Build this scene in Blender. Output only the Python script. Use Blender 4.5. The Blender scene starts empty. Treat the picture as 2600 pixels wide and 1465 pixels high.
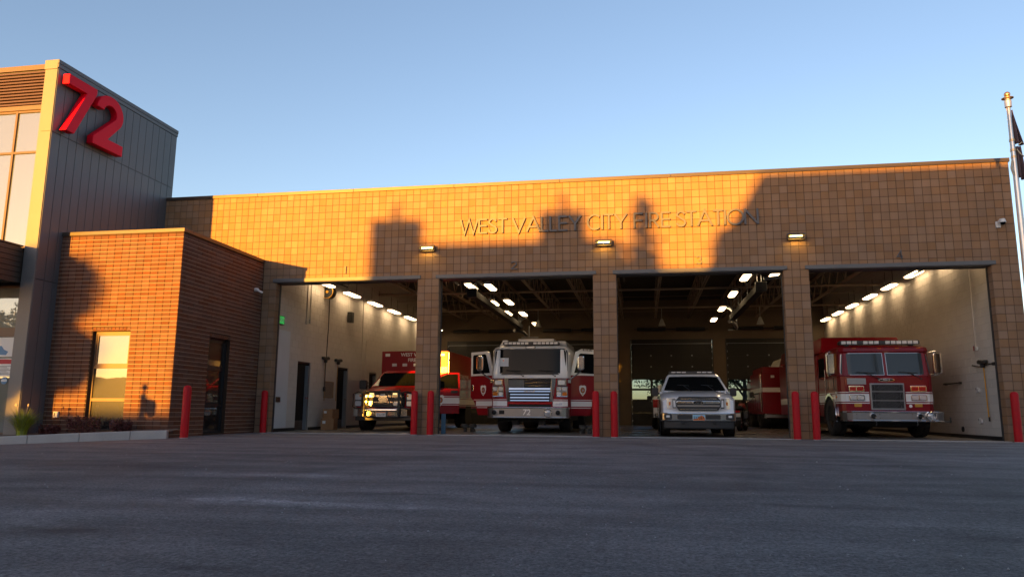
import bpy, bmesh, math, random
from mathutils import Vector, Matrix
R = math.radians
rnd = random.Random(72)
sc = bpy.context.scene
col = sc.collection
U = 0.2032                      # one block module (8 inches)

# ---------------------------------------------------------------- camera
FPX, YAW, PITCH, ROLL = 1877.16, -0.175862, 0.165103, 0.0069187
CAM = Vector((10.41988, -19.57997, 0.62694))
cy_, sy_, cp_, sp_ = math.cos(YAW), math.sin(YAW), math.cos(PITCH), math.sin(PITCH)
fw = Vector((sy_*cp_, cy_*cp_, sp_)); rt0 = Vector((cy_, -sy_, 0)); up0 = rt0.cross(fw)
rt = math.cos(ROLL)*rt0 + math.sin(ROLL)*up0
up = -math.sin(ROLL)*rt0 + math.cos(ROLL)*up0
cam = bpy.data.cameras.new('camera'); camo = bpy.data.objects.new('camera', cam); col.objects.link(camo)
camo.matrix_world = Matrix(((rt.x, up.x, -fw.x, CAM.x), (rt.y, up.y, -fw.y, CAM.y), (rt.z, up.z, -fw.z, CAM.z), (0, 0, 0, 1)))
cam.sensor_width = 36; cam.lens = FPX/2600*36; cam.clip_start = 0.05; cam.clip_end = 5000
sc.camera = camo

def project(p):                 # used only to rank pieces by the size they show
    q = Vector(p)-CAM; d = q.dot(fw)
    if d <= 0.1: return None
    return 1300+FPX*q.dot(rt)/d, 732.5-FPX*q.dot(up)/d, d

# ---------------------------------------------------------------- sky, sun, exposure
SUN_AZ, SUN_EL = R(19.0), R(3.74)           # light travels towards +y turned to +x, nearly level
w = bpy.data.worlds.new('World'); sc.world = w; w.use_nodes = True
nt = w.node_tree; bg = nt.nodes['Background']
sky = nt.nodes.new('ShaderNodeTexSky'); sky.sky_type = 'NISHITA'; sky.sun_disc = False
sky.sun_elevation = SUN_EL; sky.sun_rotation = math.pi+SUN_AZ
sky.altitude = 1300; sky.air_density = 1.0; sky.dust_density = 2.0; sky.ozone_density = 1.5
tint = nt.nodes.new('ShaderNodeMix'); tint.data_type = 'RGBA'; tint.blend_type = 'MULTIPLY'; tint.inputs[0].default_value = 1.0; tint.inputs[7].default_value = (1.06, 0.93, 0.96, 1)
nt.links.new(sky.outputs[0], tint.inputs[6]); nt.links.new(tint.outputs[2], bg.inputs[0]); bg.inputs[1].default_value = 0.115
sl = bpy.data.lights.new('sun', 'SUN'); so = bpy.data.objects.new('sun', sl); col.objects.link(so)
sl.energy = 5.0; sl.angle = R(0.7); sl.color = (1.0, 0.44, 0.04)
ld = Vector((math.sin(SUN_AZ)*math.cos(SUN_EL), math.cos(SUN_AZ)*math.cos(SUN_EL), -math.sin(SUN_EL)))
so.rotation_euler = ld.to_track_quat('-Z', 'Y').to_euler()
so.location = (-30, -80, 20)
vs = sc.view_settings; vs.view_transform = 'Standard'; vs.look = 'None'; vs.exposure = 2.12; vs.gamma = 1.0
vs.use_curve_mapping = False
sc.cycles.max_bounces = 8

# ---------------------------------------------------------------- materials
MATS = {}
def M(name, color, rough=0.6, metal=0.0, spec=0.5, coat=0.0, emit=None, es=0.0, vary=0.0, vscale=3.0,
      grain=0.0, gscale=60.0, bump=0.0, bscale=80.0, bdist=0.004, rndv=0.0, trans=0.0, rvar=0.0, warm=0.0, streak=0.0):
    m = bpy.data.materials.new(name); m.use_nodes = True
    n = m.node_tree; L = n.links.new; b = n.nodes['Principled BSDF']
    b.inputs['Base Color'].default_value = (*color, 1); b.inputs['Roughness'].default_value = rough
    b.inputs['Metallic'].default_value = metal; b.inputs['Specular IOR Level'].default_value = spec
    if coat: b.inputs['Coat Weight'].default_value = coat; b.inputs['Coat Roughness'].default_value = 0.04
    if emit: b.inputs['Emission Color'].default_value = (*emit, 1); b.inputs['Emission Strength'].default_value = es
    if trans: b.inputs['Transmission Weight'].default_value = trans
    tc = n.nodes.new('ShaderNodeTexCoord'); geo = n.nodes.new('ShaderNodeNewGeometry')
    cur = None
    def mul(fac_out, lo, hi):
        nonlocal cur
        mr = n.nodes.new('ShaderNodeMapRange'); mr.inputs[3].default_value = lo; mr.inputs[4].default_value = hi
        L(fac_out, mr.inputs[0])
        hsv = n.nodes.new('ShaderNodeHueSaturation')
        if cur: L(cur, hsv.inputs['Color'])
        else: hsv.inputs['Color'].default_value = (*color, 1)
        L(mr.outputs[0], hsv.inputs['Value']); cur = hsv.outputs[0]
    if rndv:
        at = n.nodes.new('ShaderNodeAttribute'); at.attribute_name = 'rnd'
        oi = n.nodes.new('ShaderNodeObjectInfo'); ad = n.nodes.new('ShaderNodeMath'); ad.operation = 'ADD'
        fr = n.nodes.new('ShaderNodeMath'); fr.operation = 'FRACT'
        L(at.outputs['Fac'], ad.inputs[0]); L(oi.outputs['Random'], ad.inputs[1]); L(ad.outputs[0], fr.inputs[0])
        mul(fr.outputs[0], 1-rndv, 1+rndv)
        if warm:
            m2 = n.nodes.new('ShaderNodeMath'); m2.operation = 'MULTIPLY'; m2.inputs[1].default_value = 7.31
            f2 = n.nodes.new('ShaderNodeMath'); f2.operation = 'FRACT'; L(fr.outputs[0], m2.inputs[0]); L(m2.outputs[0], f2.inputs[0])
            mr = n.nodes.new('ShaderNodeMapRange'); mr.inputs[3].default_value = 1-warm; mr.inputs[4].default_value = 1+warm
            L(f2.outputs[0], mr.inputs[0]); hs = n.nodes.new('ShaderNodeHueSaturation'); L(mr.outputs[0], hs.inputs['Saturation']); L(cur, hs.inputs['Color']); cur = hs.outputs[0]
    if vary:
        nz = n.nodes.new('ShaderNodeTexNoise'); nz.inputs['Scale'].default_value = vscale; nz.inputs['Detail'].default_value = 6
        L(geo.outputs['Position'], nz.inputs['Vector']); mul(nz.outputs[0], 1-2*vary, 1+2*vary)
        if rvar:
            mr = n.nodes.new('ShaderNodeMapRange'); mr.inputs[1].default_value = 0.3; mr.inputs[2].default_value = 0.7
            mr.inputs[3].default_value = max(0.02, rough-rvar); mr.inputs[4].default_value = min(1, rough+rvar)
            L(nz.outputs[0], mr.inputs[0]); L(mr.outputs[0], b.inputs['Roughness'])
    if streak:                  # rain streaks: noise stretched downwards
        mp = n.nodes.new('ShaderNodeMapping'); mp.inputs['Scale'].default_value = (2.6, 2.6, 0.28); L(geo.outputs['Position'], mp.inputs[0])
        nz = n.nodes.new('ShaderNodeTexNoise'); nz.inputs['Scale'].default_value = 1.6; nz.inputs['Detail'].default_value = 7; nz.inputs['Roughness'].default_value = 0.65
        L(mp.outputs[0], nz.inputs['Vector']); mul(nz.outputs[0], 1-2.4*streak, 1+2.4*streak)
    if grain:
        nz = n.nodes.new('ShaderNodeTexNoise'); nz.inputs['Scale'].default_value = gscale; nz.inputs['Detail'].default_value = 3
        L(geo.outputs['Position'], nz.inputs['Vector']); mul(nz.outputs[0], 1-2*grain, 1+2*grain)
    if cur: L(cur, b.inputs['Base Color'])
    if bump:
        nz = n.nodes.new('ShaderNodeTexNoise'); nz.inputs['Scale'].default_value = bscale; nz.inputs['Detail'].default_value = 4
        L(geo.outputs['Position'], nz.inputs['Vector'])
        bp = n.nodes.new('ShaderNodeBump'); bp.inputs['Strength'].default_value = bump; bp.inputs['Distance'].default_value = bdist
        L(nz.outputs[0], bp.inputs['Height']); L(bp.outputs[0], b.inputs['Normal'])
    MATS[name] = m
    return m

def glass_see(name, tint=(0.75, 0.8, 0.82), refl=0.12):
    m = bpy.data.materials.new(name); m.use_nodes = True; n = m.node_tree; L = n.links.new
    out = n.nodes['Material Output']; n.nodes.remove(n.nodes['Principled BSDF'])
    tr = n.nodes.new('ShaderNodeBsdfTransparent'); tr.inputs[0].default_value = (*tint, 1)
    gl = n.nodes.new('ShaderNodeBsdfGlossy'); gl.inputs['Roughness'].default_value = 0.02
    mx = n.nodes.new('ShaderNodeMixShader'); lw = n.nodes.new('ShaderNodeFresnel'); lw.inputs[0].default_value = 1.08
    ad = n.nodes.new('ShaderNodeMath'); ad.operation = 'ADD'; ad.inputs[1].default_value = refl; ad.use_clamp = True
    L(lw.outputs[0], ad.inputs[0]); L(ad.outputs[0], mx.inputs[0]); L(tr.outputs[0], mx.inputs[1]); L(gl.outputs[0], mx.inputs[2]); L(mx.outputs[0], out.inputs[0])
    MATS[name] = m

M('cmu', (0.255, 0.152, 0.090), 0.9, spec=0.25, rndv=0.085, warm=0.10, vary=0.06, vscale=1.3, streak=0.07, grain=0.10, gscale=110, bump=0.35, bscale=160, bdist=0.004)
M('cmu_mortar', (0.085, 0.055, 0.038), 0.95, spec=0.2, grain=0.1, gscale=90)
M('brick', (0.115, 0.052, 0.033), 0.88, spec=0.25, rndv=0.12, warm=0.14, vary=0.06, vscale=2.0, streak=0.05, grain=0.10, gscale=120, bump=0.35, bscale=170, bdist=0.004)
M('brick_core_shade', (0.05, 0.03, 0.02), 0.95, spec=0.2)  # wall core; dark tone imitates shadow in the upright joints
M('brick_mortar_lit', (0.34, 0.23, 0.16), 0.95, spec=0.2, grain=0.1, gscale=90)  # mortar; its pale tone imitates sun catching the level joints
M('paint_cmu', (0.56, 0.52, 0.48), 0.55, spec=0.4, rndv=0.03, vary=0.04, vscale=1.1, bump=0.25, bscale=90, bdist=0.003)
M('paint_joint', (0.48, 0.45, 0.41), 0.7, spec=0.3)
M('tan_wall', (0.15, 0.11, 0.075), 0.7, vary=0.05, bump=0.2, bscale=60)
M('bronze', (0.075, 0.055, 0.045), 0.42, metal=0.35, vary=0.06, vscale=2)
M('coping', (0.065, 0.05, 0.042), 0.4, metal=0.35, vary=0.05, vscale=1.5)
M('lintel', (0.115, 0.115, 0.118), 0.55, metal=0.1, vary=0.08, vscale=2.5, grain=0.05)
M('steel_dark', (0.045, 0.045, 0.048), 0.5, metal=0.2, vary=0.08)
M('joist', (0.27, 0.205, 0.155), 0.65, vary=0.08)
M('deck', (0.028, 0.023, 0.02), 0.8, vary=0.1)
M('zinc', (0.105, 0.105, 0.115), 0.5, metal=0.1, rndv=0.03, vary=0.05, vscale=2.0)
M('zinc_post', (0.155, 0.145, 0.14), 0.5, metal=0.1, vary=0.04, vscale=2.0)
M('louver', (0.105, 0.064, 0.048), 0.45, metal=0.2, vary=0.05)
M('frame_brown', (0.095, 0.06, 0.043), 0.42, metal=0.3, vary=0.04)
M('frame_dark', (0.025, 0.024, 0.026), 0.4, metal=0.3)
M('letter', (0.10, 0.096, 0.102), 0.5, spec=0.4, vary=0.04, vscale=3)
M('sign_red', (0.68, 0.003, 0.022), 0.5, spec=0.12, vary=0.03)
M('bollard_red', (0.44, 0.007, 0.013), 0.5, spec=0.2, vary=0.10, vscale=7, grain=0.05, rvar=0.15, streak=0.08)
M('concrete', (0.36, 0.35, 0.34), 0.85, vary=0.12, vscale=2.5, grain=0.08, bump=0.3, bscale=70)
M('floor', (0.155, 0.135, 0.115), 0.34, vary=0.12, vscale=0.7, grain=0.04, rvar=0.16, bump=0.05, bscale=20)
M('soil', (0.12, 0.085, 0.06), 0.95, vary=0.15, vscale=8, grain=0.2, gscale=50, bump=0.8, bscale=40, bdist=0.02)
M('ground', (0.10, 0.09, 0.065), 0.95, vary=0.15, vscale=0.15, grain=0.1, gscale=3)
M('red_paint', (0.24, 0.003, 0.008), 0.35, spec=0.25, coat=0.22, vary=0.02)
M('red_bright', (0.36, 0.004, 0.008), 0.35, spec=0.25, coat=0.22, vary=0.02)
M('maroon', (0.19, 0.003, 0.008), 0.35, spec=0.25, coat=0.2, vary=0.03)
M('white_paint', (0.84, 0.83, 0.81), 0.3, coat=1.0, vary=0.02)
M('silver_white', (0.78, 0.79, 0.82), 0.3, coat=1.0, vary=0.02)
M('white_decal', (0.72, 0.70, 0.68), 0.4)
M('chrome', (0.80, 0.79, 0.78), 0.10, metal=1.0, vary=0.03, vscale=6)
M('brushed', (0.33, 0.33, 0.34), 0.3, metal=1.0, vary=0.06, vscale=8)
M('black_plastic', (0.018, 0.018, 0.019), 0.45, vary=0.08)
M('rubber', (0.022, 0.021, 0.021), 0.8, vary=0.1, bump=0.3, bscale=60)
M('under', (0.012, 0.012, 0.012), 0.8)
M('car_glass', (0.006, 0.007, 0.008), 0.02, spec=0.10)
M('truck_glass_veil', (0.045, 0.06, 0.07), 0.04, spec=0.3)  # blue base colour imitates the reflected veil on the red engine's windshield
M('lens', (0.72, 0.73, 0.75), 0.14, metal=0.45)
M('lamp_clear', (0.75, 0.74, 0.72), 0.12, spec=0.8, coat=0.5)
M('lamp_red', (0.42, 0.01, 0.012), 0.15, coat=0.8)
M('lamp_amber', (0.55, 0.14, 0.01), 0.2, coat=0.6)
M('amber_lit', (0.8, 0.5, 0.2), 0.3, emit=(1.0, 0.62, 0.25), es=0.35)
M('light_tube', (0.9, 0.85, 0.75), 0.4, emit=(1.0, 0.70, 0.38), es=3.0)
M('wallpack_lit', (0.9, 0.8, 0.5), 0.4, emit=(1.0, 0.62, 0.12), es=22.0)
M('exit_green', (0.02, 0.3, 0.06), 0.4, emit=(0.03, 0.8, 0.15), es=0.08)
M('mesh_grille', (0.10, 0.10, 0.105), 0.35, metal=0.8)
M('gold', (0.50, 0.27, 0.05), 0.35, metal=0.6)
M('blue_mark', (0.02, 0.06, 0.25), 0.4)
M('plate_orange', (0.60, 0.16, 0.04), 0.4)
M('plate_blue', (0.30, 0.52, 0.66), 0.4)
M('cardboard', (0.33, 0.17, 0.075), 0.85, vary=0.08, vscale=5)
M('wood', (0.33, 0.19, 0.08), 0.6, vary=0.1, vscale=9)
M('yellow_handle', (0.62, 0.30, 0.012), 0.45, vary=0.04)
M('pole_metal', (0.62, 0.58, 0.55), 0.30, metal=0.85, vary=0.03)
M('brass', (0.55, 0.38, 0.22), 0.28, metal=0.9, vary=0.05)
M('flag_cloth', (0.09, 0.06, 0.075), 0.85, vary=0.15, vscale=6)
M('rope', (0.5, 0.42, 0.3), 0.8)
M('white_plastic', (0.62, 0.61, 0.60), 0.4, vary=0.02)
M('dark_door', (0.014, 0.012, 0.011), 0.75, spec=0.2, vary=0.1)
M('door_panel', (0.016, 0.015, 0.015), 0.5, vary=0.1)
M('grey_metal', (0.33, 0.35, 0.37), 0.35, metal=0.6)
M('pale_panel', (0.58, 0.60, 0.62), 0.5, vary=0.03)
M('poster_white', (0.70, 0.69, 0.66), 0.6)
M('poster_red', (0.42, 0.02, 0.03), 0.6)
M('poster_blue', (0.10, 0.22, 0.38), 0.6)
M('curtain', (0.55, 0.55, 0.50), 0.9, vary=0.08, vscale=4)
M('room_dark', (0.05, 0.045, 0.04), 0.9)
M('bark', (0.10, 0.07, 0.045), 0.95, vary=0.2, vscale=6, bump=0.8, bscale=25, bdist=0.03)
M('leaf_green', (0.075, 0.11, 0.025), 0.6, rndv=0.35, warm=0.2)
M('leaf_dark', (0.035, 0.06, 0.02), 0.65, rndv=0.35)
M('leaf_grass', (0.26, 0.30, 0.03), 0.6, rndv=0.35, warm=0.2)
M('leaf_barberry', (0.075, 0.016, 0.015), 0.6, rndv=0.4)
M('house_wall', (0.36, 0.30, 0.24), 0.9, vary=0.06)
M('house_brick', (0.28, 0.14, 0.09), 0.9, vary=0.1, grain=0.1, gscale=30)
M('house_roof', (0.10, 0.085, 0.075), 0.9, vary=0.1, grain=0.1, gscale=20)
M('fence_block', (0.06, 0.055, 0.045), 0.9, vary=0.08)
M('boot', (0.03, 0.027, 0.022), 0.7)
M('blue_bin', (0.05, 0.12, 0.18), 0.5)
glass_see('pane_clear', (0.50, 0.60, 0.72), 0.0)

def window_glass(name, base, refl):
    m = bpy.data.materials.new(name); m.use_nodes = True; n = m.node_tree; L = n.links.new
    out = n.nodes['Material Output']; b = n.nodes['Principled BSDF']
    b.inputs['Base Color'].default_value = (*base, 1); b.inputs['Roughness'].default_value = 0.3
    gl = n.nodes.new('ShaderNodeBsdfGlossy'); gl.inputs['Roughness'].default_value = 0.015; gl.inputs[0].default_value = (0.95, 0.95, 0.93, 1)
    nz = n.nodes.new('ShaderNodeTexNoise'); nz.inputs['Scale'].default_value = 1.7; geo = n.nodes.new('ShaderNodeNewGeometry'); L(geo.outputs['Position'], nz.inputs['Vector'])
    bp = n.nodes.new('ShaderNodeBump'); bp.inputs['Strength'].default_value = 0.05; bp.inputs['Distance'].default_value = 0.02; L(nz.outputs[0], bp.inputs['Height']); L(bp.outputs[0], gl.inputs['Normal'])
    mx = n.nodes.new('ShaderNodeMixShader'); lw = n.nodes.new('ShaderNodeFresnel'); lw.inputs[0].default_value = 1.5
    ad = n.nodes.new('ShaderNodeMath'); ad.operation = 'ADD'; ad.inputs[1].default_value = refl; ad.use_clamp = True
    L(lw.outputs[0], ad.inputs[0]); L(ad.outputs[0], mx.inputs[0]); L(b.outputs[0], mx.inputs[1]); L(gl.outputs[0], mx.inputs[2]); L(mx.outputs[0], out.inputs[0])
    MATS[name] = m
window_glass('window_dark', (0.008, 0.008, 0.009), 0.13)
window_glass('window_tower', (0.10, 0.115, 0.105), 0.22)

# asphalt: mottled, with scattered pale grit and worn tyre sweeps
def asphalt():
    m = M('asphalt', (0.075, 0.073, 0.077), 0.82, spec=0.35)
    n = m.node_tree; L = n.links.new; b = n.nodes['Principled BSDF']
    geo = n.nodes.new('ShaderNodeNewGeometry')
    def noise(s, d, vec=None, rough=0.5):
        z = n.nodes.new('ShaderNodeTexNoise'); z.inputs['Scale'].default_value = s; z.inputs['Detail'].default_value = d; z.inputs['Roughness'].default_value = rough
        L(vec or geo.outputs['Position'], z.inputs['Vector']); return z.outputs[0]
    def rng(o, a, c, lo, hi):
        r = n.nodes.new('ShaderNodeMapRange'); r.inputs[1].default_value = a; r.inputs[2].default_value = c; r.inputs[3].default_value = lo; r.inputs[4].default_value = hi; L(o, r.inputs[0]); return r.outputs[0]
    def mulv(a, c):
        r = n.nodes.new('ShaderNodeMath'); r.operation = 'MULTIPLY'; L(a, r.inputs[0]); L(c, r.inputs[1]); return r.outputs[0]
    sep = n.nodes.new('ShaderNodeSeparateXYZ'); L(geo.outputs['Position'], sep.inputs[0])
    # streaks where tyres turn: noise stretched along x with a wobble
    mp = n.nodes.new('ShaderNodeMapping'); mp.inputs['Scale'].default_value = (0.22, 1.5, 1); mp.inputs['Rotation'].default_value = (0, 0, R(14)); L(geo.outputs['Position'], mp.inputs[0])
    v = rng(noise(0.16, 5), 0.3, 0.7, 0.80, 1.22)
    v = mulv(v, rng(noise(0.9, 5, mp.outputs[0], 0.6), 0.3, 0.72, 0.62, 1.45))
    v = mulv(v, rng(noise(2.2, 6), 0.32, 0.68, 0.84, 1.16))
    v = mulv(v, rng(noise(17, 5, None, 0.7), 0.32, 0.68, 0.68, 1.32))
    v = mulv(v, rng(noise(48, 4, None, 0.85), 0.34, 0.66, 0.25, 1.9))
    # paler nearer the building
    v = mulv(v, rng(sep.outputs['Y'], -11, -0.5, 1.0, 1.45))
    # oily dark patches
    v = mulv(v, rng(noise(0.55, 4), 0.66, 0.74, 1.0, 0.62))
    # tyre sweeps turning out of the bays, and single stains and scuffs
    def dist(cx, cy, sx=1.0, sy=1.0):
        mp_ = n.nodes.new('ShaderNodeVectorMath'); mp_.operation = 'SUBTRACT'; L(geo.outputs['Position'], mp_.inputs[0]); mp_.inputs[1].default_value = (cx, cy, 0)
        sc_ = n.nodes.new('ShaderNodeVectorMath'); sc_.operation = 'MULTIPLY'; L(mp_.outputs[0], sc_.inputs[0]); sc_.inputs[1].default_value = (1/sx, 1/sy, 0)
        ln = n.nodes.new('ShaderNodeVectorMath'); ln.operation = 'LENGTH'; L(sc_.outputs[0], ln.inputs[0]); return ln.outputs['Value']
    wob = rng(noise(0.8, 4), 0.2, 0.8, -0.35, 0.35)
    for cx, cy, r_, wd, dk in ((0.5, -9.5, 11.2, 0.22, 0.80), (0.5, -9.5, 13.1, 0.22, 0.82), (18.5, -13.0, 13.5, 0.25, 0.84), (18.5, -13.0, 11.6, 0.2, 0.86), (9.0, -21.0, 9.5, 0.25, 0.86), (2.0, -16.0, 15.0, 0.3, 1.16), (24.0, -16.0, 17.0, 0.35, 1.15)):
        d_ = dist(cx, cy); s1 = n.nodes.new('ShaderNodeMath'); s1.operation = 'SUBTRACT'; L(d_, s1.inputs[0]); s1.inputs[1].default_value = r_
        s2 = n.nodes.new('ShaderNodeMath'); s2.operation = 'ADD'; L(s1.outputs[0], s2.inputs[0]); L(wob, s2.inputs[1])
        s3 = n.nodes.new('ShaderNodeMath'); s3.operation = 'ABSOLUTE'; L(s2.outputs[0], s3.inputs[0])
        v = mulv(v, rng(s3.outputs[0], wd*0.3, wd*1.6, dk, 1.0))
    wob2 = rng(noise(5, 5), 0.25, 0.75, -0.7, 0.7)
    for cx, cy, sx, sy, k in ((8.65, -16.72, 0.26, 0.07, 0.40), (8.1, -14.70, 0.9, 0.16, 1.75), (7.6, -14.55, 0.6, 0.12, 1.5), (7.38, -16.02, 0.30, 0.08, 0.55), (8.43, -13.95, 0.35, 0.12, 0.55), (11.62, -14.02, 0.6, 0.16, 0.6), (10.8, -11.57, 1.1, 0.3, 1.4), (11.4, -16.6, 0.22, 0.07, 0.5), (6.9, -12.6, 0.8, 0.2, 1.35), (13.6, -9.6, 1.0, 0.3, 0.72)):
        a_ = n.nodes.new('ShaderNodeMath'); a_.operation = 'ADD'; L(dist(cx, cy, sx, sy), a_.inputs[0]); L(wob2, a_.inputs[1])
        v = mulv(v, rng(a_.outputs[0], 0.3, 1.3, k, 1.0))
    # pale grit
    vo = n.nodes.new('ShaderNodeTexVoronoi'); vo.inputs['Scale'].default_value = 9; L(geo.outputs['Position'], vo.inputs['Vector'])
    sp = rng(vo.outputs['Distance'], 0.045, 0.075, 1.0, 0.0)
    co = n.nodes.new('ShaderNodeCombineXYZ')
    hs = n.nodes.new('ShaderNodeHueSaturation'); hs.inputs['Color'].default_value = (0.100, 0.093, 0.092, 1); L(v, hs.inputs['Value'])
    vc = n.nodes.new('ShaderNodeSeparateColor'); L(vo.outputs['Color'], vc.inputs[0])
    sp = mulv(sp, rng(vc.outputs[0], 0.80, 0.84, 0.0, 0.75))
    mx = n.nodes.new('ShaderNodeMix'); mx.data_type = 'RGBA'; L(sp, mx.inputs[0]); L(hs.outputs[0], mx.inputs[6]); mx.inputs[7].default_value = (0.42, 0.40, 0.38, 1)
    L(mx.outputs[2], b.inputs['Base Color'])
    bp = n.nodes.new('ShaderNodeBump'); bp.inputs['Strength'].default_value = 0.7; bp.inputs['Distance'].default_value = 0.008; L(noise(60, 4, None, 0.75), bp.inputs['Height'])
    L(bp.outputs[0], b.inputs['Normal']); L(rng(noise(1.3, 4), 0.3, 0.7, 0.72, 0.92), b.inputs['Roughness'])
asphalt()

# ---------------------------------------------------------------- mesh helpers
class MB:
    def __init__(s): s.v = []; s.f = []; s.a = []
    def add(s, vs, fs, a=0.0):
        o = len(s.v); s.v += [tuple(p) for p in vs]; s.f += [tuple(i+o for i in f) for f in fs]; s.a += [a]*len(fs); return s
    def box(s, x0, x1, y0, y1, z0, z1, a=0.0):
        return s.add([(x, y, z) for z in (z0, z1) for y in (y0, y1) for x in (x0, x1)],
                     [(0, 2, 3, 1), (4, 5, 7, 6), (0, 1, 5, 4), (2, 6, 7, 3), (0, 4, 6, 2), (1, 3, 7, 5)], a)
    def frame(s, p0, p1):
        d = (Vector(p1)-Vector(p0)).normalized(); t = Vector((0, 0, 1)) if abs(d.z) < 0.9 else Vector((1, 0, 0))
        a = d.cross(t).normalized(); return a, d.cross(a)
    def cyl(s, p0, p1, r0, r1=None, n=16, caps=True, a=0.0):
        r1 = r0 if r1 is None else r1; p0 = Vector(p0); p1 = Vector(p1); e, g = s.frame(p0, p1)
        vs = [p+(e*math.cos(t)+g*math.sin(t))*r for p, r in ((p0, r0), (p1, r1)) for t in [2*math.pi*i/n for i in range(n)]]
        fs = [(i, (i+1) % n, n+(i+1) % n, n+i) for i in range(n)]
        if caps: fs += [tuple(range(n-1, -1, -1)), tuple(range(n, 2*n))]
        return s.add(vs, fs, a)
    def tube(s, pts, r, n=8, a=0.0):
        pts = [Vector(p) for p in pts]; rings = []
        for i, p in enumerate(pts):
            q = pts[min(i+1, len(pts)-1)]; o = pts[max(i-1, 0)]; e, g = s.frame(o, q)
            rr_ = r[i] if isinstance(r, (list, tuple)) else r
            rings.append([p+(e*math.cos(t)+g*math.sin(t))*rr_ for t in [2*math.pi*k/n for k in range(n)]])
        return s.loft(rings, a=a)
    def loft(s, rings, caps=True, a=0.0):
        n = len(rings[0]); vs = [p for r in rings for p in r]; fs = []
        for k in range(len(rings)-1):
            fs += [(k*n+i, k*n+(i+1) % n, (k+1)*n+(i+1) % n, (k+1)*n+i) for i in range(n)]
        if caps: fs += [tuple(range(n-1, -1, -1)), tuple(range((len(rings)-1)*n, len(rings)*n))]
        return s.add(vs, fs, a)
    def prism(s, poly, axis, lo, hi, a=0.0):
        f = {'x': lambda p, t: (t, p[0], p[1]), 'y': lambda p, t: (p[0], t, p[1]), 'z': lambda p, t: (p[0], p[1], t)}[axis]
        return s.loft([[f(p, lo) for p in poly], [f(p, hi) for p in poly]], a=a)
    def lathe(s, prof, o, axis=(0, 0, 1), n=24, caps=False, a=0.0):
        o = Vector(o); d = Vector(axis).normalized(); e, g = s.frame(o, o+d)
        rings = [[o+d*t+(e*math.cos(k)+g*math.sin(k))*r for k in [2*math.pi*i/n for i in range(n)]] for r, t in prof]
        return s.loft(rings, caps=caps, a=a)
    def sphere(s, c, r, n=12, m=8, sz=1.0, a=0.0):
        prof = [(max(r*math.sin(math.pi*i/m), r*0.02), -r*sz*math.cos(math.pi*i/m)) for i in range(m+1)]
        return s.lathe(prof, c, n=n, caps=True, a=a)
    def ribbon(s, pts, wd, y0, y1, closed=False, a=0.0):
        # stroke of width wd along pts (x,z) with mitred joints, as a solid from y0 to y1
        P = [Vector((p[0], p[1])) for p in pts]; n = len(P); L_, R_ = [], []
        for i in range(n):
            if closed: o, q = P[i-1], P[(i+1) % n]
            else: o, q = P[max(i-1, 0)], P[min(i+1, n-1)]
            d1 = (P[i]-o).normalized() if (P[i]-o).length > 1e-9 else (q-P[i]).normalized()
            d2 = (q-P[i]).normalized() if (q-P[i]).length > 1e-9 else d1
            n1 = Vector((-d1.y, d1.x)); n2 = Vector((-d2.y, d2.x)); mt = (n1+n2)
            if mt.length < 1e-6: mt = n1
            mt.normalize(); k = min(1.0/max(mt.dot(n1), 0.35), 2.4)
            L_.append(P[i]+mt*wd/2*k); R_.append(P[i]-mt*wd/2*k)
        rings = [[(l.x, y0, l.y), (r.x, y0, r.y), (r.x, y1, r.y), (l.x, y1, l.y)] for l, r in zip(L_, R_)]
        if closed: rings.append(rings[0])
        return s.loft(rings, caps=not closed, a=a)
    def quad(s, a_, b_, c_, d_, t=0.0):
        return s.add([a_, b_, c_, d_], [(0, 1, 2, 3)], t)
    def data(s, name, mat, smooth=None):
        me = bpy.data.meshes.new(name); me.from_pydata(s.v, [], s.f)
        if any(s.a):
            at = me.attributes.new('rnd', 'FLOAT', 'FACE'); at.data.foreach_set('value', s.a)
        me.materials.append(MATS[mat])
        bm = bmesh.new(); bm.from_mesh(me); bmesh.ops.recalc_face_normals(bm, faces=bm.faces); bm.to_mesh(me); bm.free()
        if smooth:
            me.polygons.foreach_set('use_smooth', [True]*len(me.polygons)); me.set_sharp_from_angle(angle=R(smooth))
        me.update(); return me
    def build(s, name, mat, parent=None, smooth=None, bevel=0.0, loc=None, rot=None, label=None):
        o = bpy.data.objects.new(name, s.data(name, mat, smooth)); col.objects.link(o)
        if parent: o.parent = parent
        if loc: o.location = loc
        if rot: o.rotation_euler = rot
        if bevel:
            b = o.modifiers.new('bevel', 'BEVEL'); b.width = bevel; b.segments = 2; b.limit_method = 'ANGLE'; b.angle_limit = R(35)
        if label: o['label'] = label
        return o

def empty(name, loc=(0, 0, 0), rz=0.0, parent=None):
    o = bpy.data.objects.new(name, None); o.location = loc; o.rotation_euler = (0, 0, rz); o.empty_display_size = 0.2
    col.objects.link(o)
    if parent: o.parent = parent
    return o
def tag(o, label, cat, group=None):
    o['label'] = label; o['category'] = cat
    if group: o['group'] = group
    return o
def thing(name, label, cat, loc=(0, 0, 0), rz=0.0, group=None):
    return tag(empty(name, loc, rz), label, cat, group)
def struct(o): o['kind'] = 'structure'; return o
def stuff(o): o['kind'] = 'stuff'; return o
def copy_tree(o, parent=None):
    c = o.copy(); col.objects.link(c); c.parent = parent
    for ch in list(o.children): copy_tree(ch, c)
    return c
def rr(cx, cz, wd, h, r, n=4):
    pts = []
    for sx, sz, a0 in ((1, 1, 0), (-1, 1, 90), (-1, -1, 180), (1, -1, 270)):
        for k in range(n+1):
            t = R(a0+90*k/n); pts.append((cx+sx*(wd/2-r)+r*math.cos(t), cz+sz*(h/2-r)+r*math.sin(t)))
    return pts
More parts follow.
